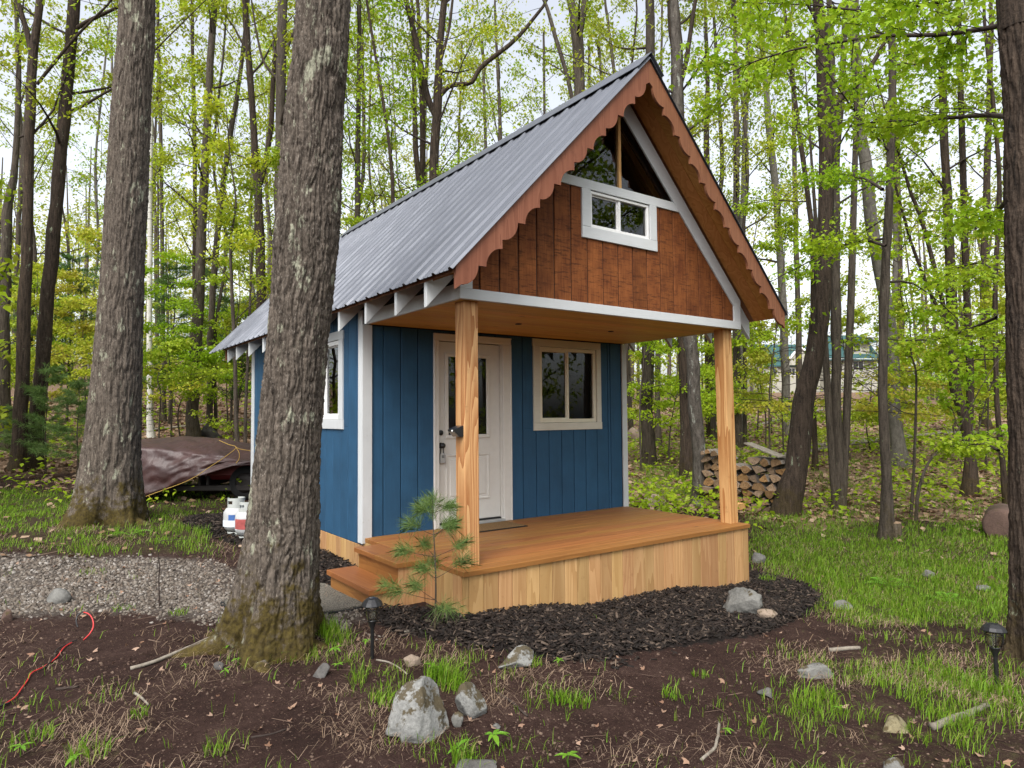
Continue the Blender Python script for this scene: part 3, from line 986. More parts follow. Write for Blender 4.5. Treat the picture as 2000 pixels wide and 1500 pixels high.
# door
dr = MB().slab(rect(.853, 1.687, .052, 2.04), -.045, 0, .003, front(PD + .035)).build('door', MT['door'], cabin)
dr['label'] = 'white panelled door with tall glass behind the post'
fp = front(PD + .035)
lt = MB()
for r in (rect(.948, 1.542, .965, 1.007), rect(.948, 1.542, 1.876, 1.918), rect(.948, .992, 1.007, 1.876), rect(1.497, 1.542, 1.007, 1.876)):
    lt.slab(r, 0.0005, .016, .006, fp)
lt.build('glass_frame', MT['door'], dr)
MB().slab(rect(.991, 1.498, 1.006, 1.877), .001, .005, 0, fp).build('pane', MT['glass'], dr)
MB().slab(rect(.993, 1.496, 1.008, 1.875), .0003, .0008, 0, fp).build('pane_backing', MT['dark'], dr)
for a, b in ((.955, 1.228), (1.262, 1.538)):
    pm = MB()
    t = .028
    for r in (rect(a, b, .271, .271 + t), rect(a, b, .795 - t, .795), rect(a, a + t, .271 + t, .795 - t), rect(b - t, b, .271 + t, .795 - t)):
        pm.slab(r, .0005, .010, .0075, fp)
    pm.slab(rect(a + t + .03, b - t - .03, .271 + t + .03, .795 - t - .03), .0005, .007, .0055, fp)
    pm.build('raised_panel', MT['door'], dr)
AXY = np.array([[1, 0, 0], [0, 0, -1], [0, 1, 0]], float)      # turns a lathe axis towards -y
MB().lathe([(.032, 0), (.032, .008), (.014, .014), (.013, .03), (.026, .04), (.031, .052), (.026, .064), (.0, .07)], 20, (.895, PD + .0345, .895), 0, False, AXY).build('knob', MT['blackmetal'], dr, True)
MB().lathe([(.029, 0), (.029, .014), (.022, .02), (0, .021)], 20, (.895, PD + .0345, 1.035), 0, False, AXY).build('deadbolt', MT['blackmetal'], dr, True)
cs = MB()
cs.slab(rect(.782, .848, 0.001, 2.046), -.04, .024, .006, front(PD)).slab(rect(1.700, 1.82, 0.001, 2.046), -.04, .024, .006, front(PD)).slab(rect(.782, 1.82, 2.0465, 2.122), -.04, .024, .006, front(PD))
cs.slab(rect(.782, .80, 0.001, 2.046), .0245, .032, .004, front(PD)).slab(rect(1.802, 1.82, 0.001, 2.046), .0245, .032, .004, front(PD)).slab(rect(.782, 1.82, 2.106, 2.122), .0245, .032, .003, front(PD))
cs.slab(rect(1.689, 1.6995, .03, 2.046), -.06, .004, .002, front(PD))
cs.build('door_casing', MT['door'], dr)
MB().slab(rect(.849, 1.699, .001, .032), -.06, .055, .004, front(PD)).build('threshold', MT['grey'], dr)
MB().slab(rect(.853, 1.687, .033, .050), -.03, .0, .0, front(PD + .02)).build('door_sweep', MT['black'], dr)
# a dim room behind the glass
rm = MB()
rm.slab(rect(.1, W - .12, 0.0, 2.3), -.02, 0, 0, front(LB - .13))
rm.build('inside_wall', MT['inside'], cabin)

# roof ------------------------------------------------------------
roof = MB()
for sg in (-1, 1):
    X = lambda d: XM + sg * d
    roof.slab([(X(0), RIDGE - .02), (X(2.12), RIDGE - .02 - SL * 2.12), (X(2.12), RIDGE - .055 - SL * 2.12), (X(0), RIDGE - .055)], -6.66, .362, 0, front(0))
roof = roof.build('roof', MT['barge'], cabin)
roof['label'] = 'steep roof of ribbed grey metal'
def panel(sg, ya, ribs):
    """ribbed sheet from the ridge to the eave with a real edge thickness"""
    pts = []
    y = ya
    for k in range(ribs):
        yy = ya + .245 * k
        pts += [(yy - .030, 0), (yy - .013, .020), (yy + .013, .020), (yy + .030, 0), (yy + .080, 0), (yy + .092, .007), (yy + .104, 0), (yy + .141, 0), (yy + .153, .007), (yy + .165, 0)]
    pts += [(ya + .245 * ribs - .030, 0), (ya + .245 * ribs - .012, .0185), (ya + .245 * ribs + .012, .0185)]
    n = len(pts); vs = []
    for dx in (0.0, 2.158):
        for lift in (0, -.003):
            for (y, h) in pts:
                k = h + lift
                vs.append((XM + sg * (dx + k * .72), y, RIDGE - SL * dx + k * .69))
    fs = []
    for i in range(n - 1):
        fs += [(i, i + 1, 2 * n + i + 1, 2 * n + i), (n + i, 3 * n + i, 3 * n + i + 1, n + i + 1), (2 * n + i, 2 * n + i + 1, 3 * n + i + 1, 3 * n + i), (i, n + i, n + i + 1, i + 1)]
    fs += [(0, 2 * n, 3 * n, n), (n - 1, 2 * n - 1, 4 * n - 1, 3 * n - 1)]
    return MB().add(vs, fs).build('roof_panel', MT['roof'], roof)
for sg in (-1, 1):
    y = -.385
    while y < 6.5:
        panel(sg, y, 4)
        y += .98
    # screws along the ribs' feet
sc = Tubes()
for row in (.10, .55, 1.05, 1.55, 2.02):
    for k in range(28):
        y = -.385 + .245 * k + .05
        p = np.array([XM - row, y, RIDGE - SL * row])
        nrm = np.array([-.72, 0, .69])
        sc.add(np.stack([p, p + nrm * .007]), [.0075, .006], 6)
scr = sc.obj('screws', MT['blackmetal'], roof); tag(scr, None, None, None, 'stuff')
rc = MB()
for sg in (-1, 1):
    a = [(XM, RIDGE + .052), (XM + sg * .17, RIDGE + .052 - SL * .17), (XM + sg * .17, RIDGE + .046 - SL * .17), (XM, RIDGE + .046)]
    rc.slab(a, -6.74, .425, 0, front(0))
rc.build('ridge_cap', MT['roof'], roof)
# rafter tails, white, plumb cut
for yy in (.074, .60, 1.222, 1.872, 2.53, 3.19, 3.85, 4.517, 5.2, 5.888, 6.40):
    for sg in (-1, 1):
        X = lambda d: XM + sg * d
        zt0 = lambda d: RIDGE - .057 - SL * d
        MB().slab([(X(1.84), zt0(1.84)), (X(2.115), zt0(2.115)), (X(2.115), zt0(2.115) - .20), (X(1.84), zt0(1.84) - .20)], -.02, .02, .002, front(yy)).build('rafter_tail', MT['whitez'], cabin)
# soffit boards of the front overhang, grain along the slope
for sg in (-1, 1):
    X = lambda d: XM + sg * d
    for ya, yb in ((.021, .185), (.189, .352)):
        zt0 = lambda d: RIDGE - .057 - SL * d
        MB().slab([(X(.0), zt0(0)), (X(2.10), zt0(2.10)), (X(2.10), zt0(2.10) - .022), (X(.0), zt0(0) - .022)], ya, yb, .002, front(0)).build('soffit_board', MT['soffit'], roof)
    # sub-fascia stick behind the scalloped board
    MB().slab([(X(.0), zt0(0) - .023), (X(2.08), zt0(2.08) - .023), (X(2.08), zt0(2.08) - .065), (X(.0), zt0(0) - .065)], .30, .362, .002, front(0)).build('nailer', MT['soffit'], roof)
# scalloped bargeboards: cove, step, lobe, step ...
def barge(sg):
    nU = 5.5
    x0, z0 = .045, 4.282
    x1, z1 = 2.105, 2.152
    a = .072
    dx = (x1 - x0) / nU; dz = (z0 - z1) / nU
    Rx, Rz = (dx - a) / 2, (dz - a) / 2
    low = [(0.0, z0 + .03), (x0, z0)]
    x, z = x0, z0
    for k in range(6):
      if k:
        z -= a; low.append((x, z))
        for t in np.linspace(0, 1, 9)[1:]:      # cove
            th = t * math.pi / 2
            low.append((x + Rx * math.sin(th), z - Rz * (1 - math.cos(th))))
        x += Rx; z -= Rz
        x += a; low.append((x, z))
      for t in np.linspace(0, 1, 9)[1:]:      # lobe
        th = t * math.pi / 2
        low.append((x + Rx * (1 - math.cos(th)), z - Rz * math.sin(th)))
      x += Rx; z -= Rz
    top = [(x1 + .012, z1), (x1 + .012, RIDGE - .008 - SL * (x1 + .012)), (0.0, RIDGE - .008)]
    pl = [(XM + sg * s, zz) for s, zz in low + top]
    n = len(pl)
    vs = [(s, -.366, zz) for s, zz in pl] + [(s, -.392, zz) for s, zz in pl]
    fs = [tuple(range(n)), tuple(range(n, 2 * n))[::-1]] + [(i, (i + 1) % n, n + (i + 1) % n, n + i) for i in range(n)]
    return MB().add(vs, fs).build('bargeboard', MT['barge'], roof)
barge(-1); barge(1)
# end boards of the rear overhang
for sg in (-1, 1):
    X = lambda d: XM + sg * d
    MB().slab([(X(0), RIDGE - .06), (X(2.10), RIDGE - .06 - SL * 2.10), (X(2.10), RIDGE - .24 - SL * 2.10), (X(0), RIDGE - .24)], 0, .025, .002, rearm(6.60)).build('bargeboard', MT['barge'], roof)

ORD = ['first', 'second', 'third', 'fourth', 'fifth', 'sixth', 'seventh', 'eighth', 'ninth', 'tenth', 'eleventh', 'twelfth', 'thirteenth', 'fourteenth', 'fifteenth', 'sixteenth', 'seventeenth', 'eighteenth', 'nineteenth', 'twentieth']

# ------------------------------------------------------------------ things on and about the porch
def coir(name, a, b, scale=160):
    m, nt, bb = new_mat(name, .95, .1)
    v = coords(nt)
    n = noise(nt, v, scale, 3, .7)
    nt.links.new(ramp(nt, n, [(.35, a), (.65, b)]), bb.inputs['Base Color'])
    bump(nt, bb, n, .8, .006)
    return m
MT['coir'] = coir('brown_coir', (.10, .055, .025), (.30, .19, .09))
MT['greymat'] = coir('grey_loop_mat', (.035, .032, .027), (.22, .20, .165), 90)
MT['rubber'] = plain('black_rubber', (.012, .012, .012), .7, .3)
MT['clear'] = glass_mat('clear_lantern_plastic', (.85, .84, .78), .08)
MT['solar'] = plain('solar_cell', (.02, .022, .03), .12, .6)
MT['chrome'] = plain('lamp_reflector', (.62, .55, .42), .25, .5, .6)

mat_o = empty('doormat', (1.32, 1.54, .001))
tag(mat_o, 'brown coir doormat with dark edge lying before the white door', 'doormat')
MB().slab([(.94, 1.335), (1.69, 1.335), (1.70, 1.755), (.95, 1.755)], 0, .008, .002, upm(.0012)).build('border', MT['rubber'], mat_o)
MB().slab([(.965, 1.36), (1.665, 1.36), (1.675, 1.73), (.975, 1.73)], .0085, .015, .003, upm(.0012)).build('pile', MT['coir'], mat_o)

lb = empty('lock_box', (.90, PD + .0, .72))
tag(lb, 'small grey key lock box hanging from the door knob', 'lock box')
MB().slab([(.872, .70), (.928, .70), (.932, .71), (.932, .80), (.922, .812), (.878, .812), (.868, .80), (.868, .71)], -.004, .030, .005, front(PD + .02)).build('body', MT['grey'], lb)
th = np.linspace(0, math.pi, 9)
MB().tube([(.90 + .02 * math.cos(t), PD + .012, .812 + .065 * math.sin(t) ** .6) for t in th], .005, 8).build('shackle', MT['blackmetal'], lb, True)
for i in range(2):
    for j in range(2):
        MB().box(.886 + .016 * i, .896 + .016 * i, PD - .0125, PD - .0095, .765 + .014 * j, .774 + .014 * j).build('key_button', MT['black'], lb)

wlamp = empty('wall_light', (.083, .14, 1.05))
tag(wlamp, 'small black solar motion light screwed to the near porch post', 'light')
prof = [(.0855, 1.048), (.048, 1.048), (.004, 1.092), (.001, 1.106), (.0855, 1.138)]
mpy = lambda y0: (lambda s, z, d: (s, y0 + d, z))
MB().slab(prof, 0, .112, .004, mpy(.078)).build('body', MT['black'], wlamp)
nrm = unit(np.array([-.044, 0, -.044]))
a, b = np.array([.046, 0, 1.050]), np.array([.008, 0, 1.088])
q = []
for pt, y in ((a, .090), (a, .178), (b, .178), (b, .090)):
    q.append(np.array([pt[0], y, pt[2]]) + nrm * .0025)
MB().add([*q, *[p - nrm * .004 for p in q]], [(0, 1, 2, 3), (7, 6, 5, 4), (0, 4, 5, 1), (1, 5, 6, 2), (2, 6, 7, 3), (3, 7, 4, 0)]).build('lens', MT['chrome'], wlamp)
q = []
nrm = unit(np.array([-.35, 0, 1.0]))
for x, z, y in ((.006, 1.1085, .084), (.006, 1.1085, .184), (.082, 1.137, .184), (.082, 1.137, .084)):
    q.append(np.array([x, y, z]) + nrm * .002)
MB().add([*q, *[p - nrm * .003 for p in q]], [(0, 1, 2, 3), (7, 6, 5, 4), (0, 4, 5, 1), (1, 5, 6, 2), (2, 6, 7, 3), (3, 7, 4, 0)]).build('solar_panel', MT['solar'], wlamp)
MB().lathe([(.009, 0), (.008, .004), (.004, .007), (0, .008)], 12, (.0005, .115, 1.096), 0, False, np.array([[0, 0, -1], [0, 1, 0], [1, 0, 0]], float)).build('sensor', MT['vinyl'], wlamp, True)

# grey mat on the ground before the steps
gm = empty('ground_mat', (-.9, 1.05, float(G(-.9, 1.05)[0])))
tag(gm, 'dark grey woven mat with black rim lying before the lower step', 'mat')
def mat_grid(x0, x1, y0, y1, r, lift, nx=16, ny=16):
    V = []; 
    for i in range(nx + 1):
        for j in range(ny + 1):
            u, v = -1 + 2 * i / nx, -1 + 2 * j / ny
            k = (1 - r) + r / max((abs(u) ** 6 + abs(v) ** 6) ** (1 / 6.), 1e-6) * max(abs(u), abs(v))
            V.append(((x0 + x1) / 2 + u * k * (x1 - x0) / 2, (y0 + y1) / 2 + v * k * (y1 - y0) / 2))
    V = np.array(V)
    z = np.maximum(G(V[:, 0], V[:, 1]), -.362) + lift
    top = np.column_stack([V, z]); bot = np.column_stack([V, z - .02])
    F = []; w = ny + 1
    for i in range(nx):
        for j in range(ny):
            F.append((i * w + j, (i + 1) * w + j, (i + 1) * w + j + 1, i * w + j + 1))
    ring = [j for j in range(w)] + [i * w + ny for i in range(1, nx + 1)] + [nx * w + j for j in range(ny - 1, -1, -1)] + [i * w for i in range(nx - 1, 0, -1)]
    n = len(V)
    for a_, b_ in zip(ring, ring[1:] + ring[:1]):
        F.append((a_, b_, n + b_, n + a_))
    return np.vstack([top, bot]), F
V, F = mat_grid(-1.42, -.49, .60, 1.62, .8, .022)
MB().add(V, F).build('pile', MT['greymat'], gm)
V, F = mat_grid(-1.45, -.475, .575, 1.645, .8, .012)
MB().add(V, F).build('rim', MT['rubber'], gm)

# two solar path lights
def path_light(px, py, label, lean=(0, 0)):
    p = at(px, py); p[2] = G(p[0], p[1])[0]
    L = empty('path_light', p)
    tag(L, label, 'lamp', 'black solar path lights')
    o = p
    MB().lathe([(.004, -.10), (.012, 0), (.0125, .19), (.016, .205), (.030, .245), (.034, .252), (.0, .253)], 12, o, 0, False).build('stake', MT['black'], L, True)
    MB().lathe([(.030, .2535), (.041, .285), (.044, .33), (.044, .346), (.0405, .346), (.0405, .33), (.038, .288), (.027, .2565)], 20, o, 0, False).build('lantern', MT['clear'], L, True)
    for k in range(4):
        a = .5 + k * math.pi / 2
        pts = [np.array([r * math.cos(a), r * math.sin(a), h]) + o for r, h in ((.033, .253), (.045, .285), (.048, .33), (.048, .348))]
        MB().tube(pts, .0032, 6).build('cage_bar', MT['black'], L, True)
    th = np.linspace(0, 2 * math.pi, 21)
    MB().tube([o + np.array([.0475 * math.cos(t), .0475 * math.sin(t), .325]) for t in th], .0026, 6).build('cage_ring', MT['black'], L, True)
    cap = MB().lathe([(.046, .3485), (.070, .3465), (.072, .352), (.062, .372), (.040, .392), (.034, .394), (0, .3945)], 12, o, 0, False).build('cap', MT['blackmetal'], L)
    MB().box(o[0] - .020, o[0] + .020, o[1] - .020, o[1] + .020, o[2] + .3946, o[2] + .398, .001).build('solar_panel', MT['solar'], cap)
    L.rotation_euler = (lean[0], lean[1], 0)
    return L
path_light(727, 1286, 'black solar path light between the big oak and the little pine')
path_light(1948, 1346, 'black solar path light in the grass by the right edge, head tilted', (-.05, .09))

# propane cylinders by the cabin's rear corner
MT['tank'] = plain('white_tank_paint', (.40, .41, .41), .45, .4, 0, 0, .1, .06)
MT['tankgrey'] = plain('grey_tank_collar', (.40, .42, .40), .5, .4)
MT['decal_red'] = plain('faded_red_decal', (.33, .075, .070), .6, .3, 0, 0, .1, .25)
MT['decal_blue'] = plain('blue_decal', (.045, .11, .30), .6, .3, 0, 0, .1, .2)
MT['decal_white'] = plain('printed_white_decal', (.62, .66, .72), .6, .3, 0, 0, .1, .1)
def tank(px, py, label, kind):
    p = at(px, py); p[2] = G(p[0], p[1])[0]
    T = empty('propane_cylinder', p)
    tag(T, label, 'gas cylinder', 'propane cylinders')
    MB().lathe([(.105, -.01), (.105, .035), (.10, .035), (.10, -.01)], 28, p, 0, False).build('foot_ring', MT['tankgrey'], T, True)
    MB().lathe([(0, .03), (.08, .035), (.125, .06), (.150, .10), (.155, .13), (.155, .25), (.150, .285), (.125, .325), (.08, .348), (0, .355)], 32, p, 0, False).build('body', MT['tank'], T, True)
    # collar: an open ring with a hand hole
    mb = MB(); n = 40
    for k in range(n):
        a0, a1 = math.radians(-225 + 290 * k / n), math.radians(-225 + 290 * (k + 1) / n)
        t = k / n
        for z0, z1 in (((.335, .385), (.425, .46)) if .14 < t < .32 or .60 < t < .78 else ((.335, .46),)):
            pts = []
            for r in (.100, .106):
                for a_, z in ((a0, z0), (a1, z0), (a1, z1), (a0, z1)):
                    pts.append(p + np.array([r * math.cos(a_), r * math.sin(a_), z]))
            mb.add(pts, [(0, 3, 2, 1), (4, 5, 6, 7), (0, 1, 5, 4), (2, 3, 7, 6), (1, 2, 6, 5), (0, 4, 7, 3)])
    mb.build('collar', MT['tankgrey'], T)
    MB().lathe([(.018, .355), (.018, .39), (.03, .392), (.032, .41), (.02, .415), (0, .416)], 12, p, 0, False).build('valve', MT['blackmetal'], T, True)
    def decal(name, a0, a1, z0, z1, m):
        mb = MB(); n = 14; vs = []
        for k in range(n + 1):
            a = math.radians(a0 + (a1 - a0) * k / n)
            for r in (.1553, .1568):
                for z in (z0, z1): vs.append(p + np.array([r * math.cos(a), r * math.sin(a), z]))
        fs = []
        for k in range(n):
            b = 4 * k
            fs += [(b + 2, b + 6, b + 7, b + 3), (b, b + 1, b + 5, b + 4), (b + 1, b + 3, b + 7, b + 5), (b, b + 4, b + 6, b + 2)]
        fs += [(0, 2, 3, 1), (4 * n, 4 * n + 1, 4 * n + 3, 4 * n + 2)]
        mb.add(vs, fs).build(name, m, T)
    if kind == 'red':
        decal('red_label', -175, -60, .13, .255, MT['decal_red'])
        decal('print_line', -178, -158, .118, .127, MT['decal_white'])
    else:
        decal('blue_label', -140, -108, .19, .258, MT['decal_blue'])
        decal('white_label', -190, -100, .105, .186, MT['decal_white'])
    return T
tank(461, 1045, 'white propane cylinder with blue and white label, farther of two by the cabin corner', 'blue')
tank(484, 1054, 'white propane cylinder with faded red label, nearer of two beside the big oak', 'red')

# ------------------------------------------------------------------ trailer, tarpaulin and rope
MT['steel'] = plain('rusty_black_steel', (.022, .018, .016), .6, .4, .2)
MT['hull'] = plain('dark_red_hull', (.10, .012, .014), .5, .4)
MT['tyre'] = plain('tyre_rubber', (.014, .014, .014), .85, .2, 0, 50, .4)
MT['rope'] = plain('yellow_rope', (.42, .27, .07), .7, .2, 0, 200, .5)
def tarp_mat():
    m, nt, b = new_mat('maroon_tarpaulin', .48, .5)
    v = coords(nt, (1, 1, 1), False)
    c = ramp(nt, noise(nt, v, 2.5, 5, .6), [(.3, (.024, .009, .009)), (.7, (.055, .022, .020))])
    nt.links.new(c, b.inputs['Base Color'])
    vs = coords(nt, (1.0, 1.0, .6), False)
    n = noise(nt, vs, 5, 6, .6, 1.2)
    w = N(nt, 'TexVoronoi', {'Vector': vs, 'Scale': 5.5}, feature='DISTANCE_TO_EDGE').outputs[0]
    bump(nt, b, math_(nt, 'ADD', n, math_(nt, 'MULTIPLY', maprange(nt, w, 0, .25), .25)), .4, .03)
    return m
MT['tarp'] = tarp_mat()
def lerp_tab(x, tab):
    return np.interp(x, [t[0] for t in tab], [t[1] for t in tab])
TD = 11.1
hem = [(180, 1000), (240, 999), (268, 986), (283, 968), (325, 954), (357, 942), (383, 933), (417, 922), (450, 911), (500, 906), (620, 904)]
edge = [(180, 868), (240, 871), (268, 875), (330, 880), (400, 888), (470, 896), (540, 899), (620, 900)]
ridge = [(180, 866), (240, 860), (268, 858), (360, 851), (430, 858), (492, 867), (620, 872)]
nu, rows_ = 90, []
pxs = np.linspace(180, 620, nu)
def tz(row, D, px): return dep(px, row, D)
sec = []
for px in pxs:
    h, e_, r = lerp_tab(px, hem), lerp_tab(px, edge), lerp_tab(px, ridge)
    lst = []
    for t in np.linspace(0, 1, 22): lst.append(dep(px, h + (e_ - h) * t, TD - .02 + .16 * t ** 2))
    A0, B0 = dep(px, e_, TD + .14), dep(px, r, TD + 1.05)
    for t in np.linspace(0, 1, 16)[1:]: lst.append(A0 + (B0 - A0) * t + np.array([0, 0, .04 * math.sin(t * math.pi)]))
    C0 = B0 + np.append(FH * .95, 0) - np.array([0, 0, .18])
    for t in np.linspace(0, 1, 10)[1:]: lst.append(B0 + (C0 - B0) * t)
    for t in np.linspace(0, 1, 8)[1:]: lst.append(C0 + np.append(FH * .1 * t, -.55 * t))
    sec.append(lst)
TV = np.array(sec); nv = TV.shape[1]
uu, vv = np.meshgrid(np.linspace(0, 4.2, nu), np.linspace(0, 3.6, nv), indexing='ij')
wr = fbm(np.stack([uu.ravel() * 3 + vv.ravel() * 1.5, vv.ravel() * 2.2, np.zeros(uu.size)], 1), 4, 21) - .5
rd = np.abs(fbm(np.stack([uu.ravel() * 2.2 - vv.ravel() * 2.0, vv.ravel() * 1.0 + uu.ravel() * .6, np.ones(uu.size) * 3], 1), 3, 31) - .5)
TV = TV.reshape(-1, 3)
side = np.tile(np.concatenate([np.ones(22), np.full(nv - 22, .25)]), nu)
TV[:, :2] -= FH[None, :] * ((wr * .09 - rd * .13) * side)[:, None]
TV[:, 2] += (wr * .05) * np.where(side < 1, 1, .3)
ii = np.arange(nu - 1)[:, None] * nv; jj = np.arange(nv - 1)[None, :]
TF = np.stack([ii + jj, ii + nv + jj, ii + nv + jj + 1, ii + jj + 1], -1).reshape(-1, 4)
tb = dep(380, 985, TD + .6); tb[2] = G(tb[0], tb[1])[0]
tarp = np_obj('tarpaulin', TV, [(TF, 0)], MT['tarp'], None, True, tb)
sm = tarp.modifiers.new('thick', 'SOLIDIFY'); sm.thickness = .004
tag(tarp, 'maroon tarpaulin draped and tied over the trailer behind the left oak', 'tarpaulin')
tr = empty('boat_trailer', tb)
tag(tr, 'dark trailer with red hull under the maroon tarpaulin', 'trailer')
def dbox(name, px0, px1, r0, r1, D0, D1, m, c=.01):
    a = dep(px0, r1, D0); b = dep(px1, r0, D0)
    e1 = np.append(RH, 0); f1 = np.append(FH, 0)
    L = (b - a) @ e1; H = b[2] - a[2]
    mp = lambda s, z, d: tuple(a + e1 * s + f1 * (D1 - D0 - d) + np.array([0, 0, z]))
    return MB().slab(rect(0, L, 0, max(H, .02)), 0, D1 - D0, c, mp).build(name, m, tr)
dbox('hull', 395, 640, 899, 938, TD + .25, TD + 1.6, MT['hull'], .08)
dbox('frame_rail', 300, 640, 946, 960, TD + .22, TD + .32, MT['steel'])
dbox('frame_rail', 300, 640, 944, 955, TD + 1.5, TD + 1.6, MT['steel'])
dbox('cross_bar', 386, 392, 930, 950, TD + .24, TD + 1.6, MT['steel'])
dbox('cross_bar', 402, 408, 930, 950, TD + .24, TD + 1.6, MT['steel'])
dbox('cross_bar', 520, 528, 930, 950, TD + .24, TD + 1.6, MT['steel'])
wc = dep(483, 958, TD + .3)
AXF = np.stack([np.append(RH, 0), np.array([0, 0, 1.]), np.append(FH, 0)], 1)
for dd in (0, 1.25):
    w_ = wc + np.append(FH, 0) * dd; w_[2] = G(w_[0], w_[1])[0] + .285
    wo_ = MB().lathe([(.17, -.09), (.26, -.09), (.285, -.06), (.29, 0), (.285, .06), (.26, .09), (.17, .09)], 32, w_, 0, False, AXF).build('wheel', MT['tyre'], tr, True)
    MB().lathe([(.05, -.07), (.17, -.075), (.175, .0), (.05, .01)], 24, w_, 0, True, AXF).build('rim', MT['steel'], wo_, True)
dbox('tongue_prop', 262, 275, 960, 1002, TD + .3, TD + .38, MT['steel'])
dbox('coupler_bar', 200, 320, 946, 956, TD + .5, TD + .58, MT['steel'])
rope = Tubes()
def rp(pts, r=.006): rope.add(smooth_path(np.array([dep(x, y, TD - .12 + k) for x, y, k in pts]), 30), r, 6)
rp([(428, 860, .55), (446, 868, .2), (461, 874, 0), (440, 892, 0), (410, 912, 0), (384, 930, 0)])
rp([(461, 874, 0), (467, 884, -.02), (467, 896, -.02), (461, 905, -.02)])
rp([(461, 874, 0), (473, 878, .02), (486, 880, .05), (500, 884, .08)])
rp([(384, 930, 0), (357, 943, 0), (322, 956, 0), (284, 970, 0)], .006)
rp([(284, 970, 0), (275, 958, 0), (266, 942, 0), (250, 930, 0)], .006)
rp([(290, 968, 0), (300, 980, .02), (310, 992, .1)], .006)
ro = rope.obj('rope', MT['rope'], None, tb)
tag(ro, 'yellow rope knotted over the maroon tarpaulin', 'rope')

# ------------------------------------------------------------------ rocks
def ico(sub):
    bm = bmesh.new(); bmesh.ops.create_icosphere(bm, subdivisions=sub, radius=1)
    V = np.array([v.co[:] for v in bm.verts]); F = np.array([[v.index for v in f.verts] for f in bm.faces]); bm.free()
    return V, F
ICO = {s: ico(s) for s in (1, 2, 3, 4, 5)}
def rock(px, py, w, h, label, mat='rock', seed=0, sub=4, depth=.8, sink=.3, rot=0, name='rock', cuts=11, rough=.20, taper=.38):
    """w,h: visible size in photo pixels; py is the foot"""
    p = at(px, py); D = depth_of(p)
    sx = w / FPX * D / 2; sz = h / FPX * D
    r = np.random.default_rng(seed)
    V, F = ICO[sub]; V = V.copy()
    for k in range(cuts):                       # flat facets
        n = unit(r.normal(size=3)); n[2] *= .7; n = unit(n); c = r.uniform(.45, .80)
        d = V @ n
        V -= np.maximum(d - c, 0)[:, None] * n * .97
    q = V * 1.7 + seed * 3.1
    V *= (1 + rough * (fbm(q, 4, seed) - .5) * 2 + .10 * (fbm(q * 4, 3, seed + 5) - .5))[:, None]
    V[:, :2] *= (1 - taper * (V[:, 2:3] / np.abs(V[:, 2]).max() + 1) / 2)
    V[:, 0] += .18 * V[:, 2] * (1 if seed % 2 else -1) * taper
    V /= np.abs(V).max(0)
    S = np.array([sx, sx * depth, sz / (2 - 2 * sink) * 1.0])
    V = V * S
    e1 = np.append(RH, 0); f1 = np.append(FH, 0)
    ca, sa = math.cos(rot), math.sin(rot)
    X = V[:, 0] * ca + V[:, 2] * sa * 0
    Wd = p + f1 * sx * depth * .6
    g = G(Wd[0], Wd[1])[0]
    P = Wd[None, :] + V[:, :1] * (e1 * ca + f1 * sa) + V[:, 1:2] * (f1 * ca - e1 * sa)
    P[:, 2] = g + V[:, 2] + S[2] * (1 - 2 * sink)
    o = np_obj(name, P, [(F, 0)], MT[mat], None, True, (Wd[0], Wd[1], g))
    tag(o, label, 'rock')
    return o
rock(820, 1440, 150, 104, 'large lichen-grey boulder with brown moss in the front soil', 'rock_moss', 3, 5, .85, .32, .25, cuts=12, rough=.34, taper=.55)
rock(921, 1400, 66, 62, 'grey fist-shaped rock just right of the large mossy boulder', 'rock_moss', 14, 4, .8, .25, .5, cuts=13)
rock(893, 1421, 24, 28, 'small pale stone wedged between the two mossy boulders', 'rock', 5, 3)
rock(1011, 1306, 84, 36, 'flat pale rock with moss at the mulch edge', 'rock_moss', 21, 4, .7, .3, .15)
rock(1462, 1208, 88, 54, 'rounded grey boulder sitting in the dark mulch by the porch corner', 'rock', 27, 5, .9, .3, -.2, cuts=6, rough=.3, taper=.2)
rock(1502, 1216, 44, 20, 'low brownish stone at the foot of the mulch boulder', 'rock_pink', 8, 3)
rock(805, 1301, 36, 20, 'small pale rounded stone left of the flat rock', 'rock_pink', 12, 3)
rock(970, 1424, 20, 11, 'tiny white stone in the soil right of the boulders', 'rock', 13, 3)
rock(104, 1178, 54, 26, 'smooth blue-grey rock half buried in the left gravel', 'rock', 15, 4, .7, .3, 0, cuts=3, rough=.08)
rock(1603, 1326, 84, 24, 'long flat grey rock where the soil meets the grass', 'rock', 17, 4, .6, .35, .1)
rock(1655, 1190, 46, 15, 'flat light stone at the grass edge right of the mulch', 'rock', 18, 3)
rock(1816, 1128, 28, 14, 'small round pale stone in the lawn', 'rock', 19, 3)
rock(1926, 1155, 36, 11, 'flat pale stone in the lawn near the right trunk', 'rock', 20, 3)
rock(1756, 1432, 84, 34, 'mossy yellowish stone sunk in the grass, lower right', 'rock_yellow', 35, 4, .7, .45, .4)
rock(1500, 1362, 34, 16, 'small dark stone lying in straw in the front soil', 'rock_dark', 23, 3)
rock(930, 1512, 84, 24, 'dark rounded stone cut by the bottom edge of the picture', 'rock_dark', 24, 4, .7, .3)
rock(1755, 1512, 50, 26, 'whitish stone at the bottom edge, lower right', 'rock', 25, 3)
rock(1287, 990, 58, 24, 'pinkish boulder beyond the porch right of the blue wall', 'rock_pink', 26, 4, .7, .3)
rock(422, 1308, 26, 20, 'dark stone beside the oak root left of the big trunk', 'rock_dark', 28, 3)
rock(1483, 1100, 30, 22, 'grey stone in the grass against the porch side', 'rock', 29, 3)
rock(1243, 862, 36, 26, 'pinkish rock on the leafy slope behind the cabin', 'rock_pink', 30, 3)
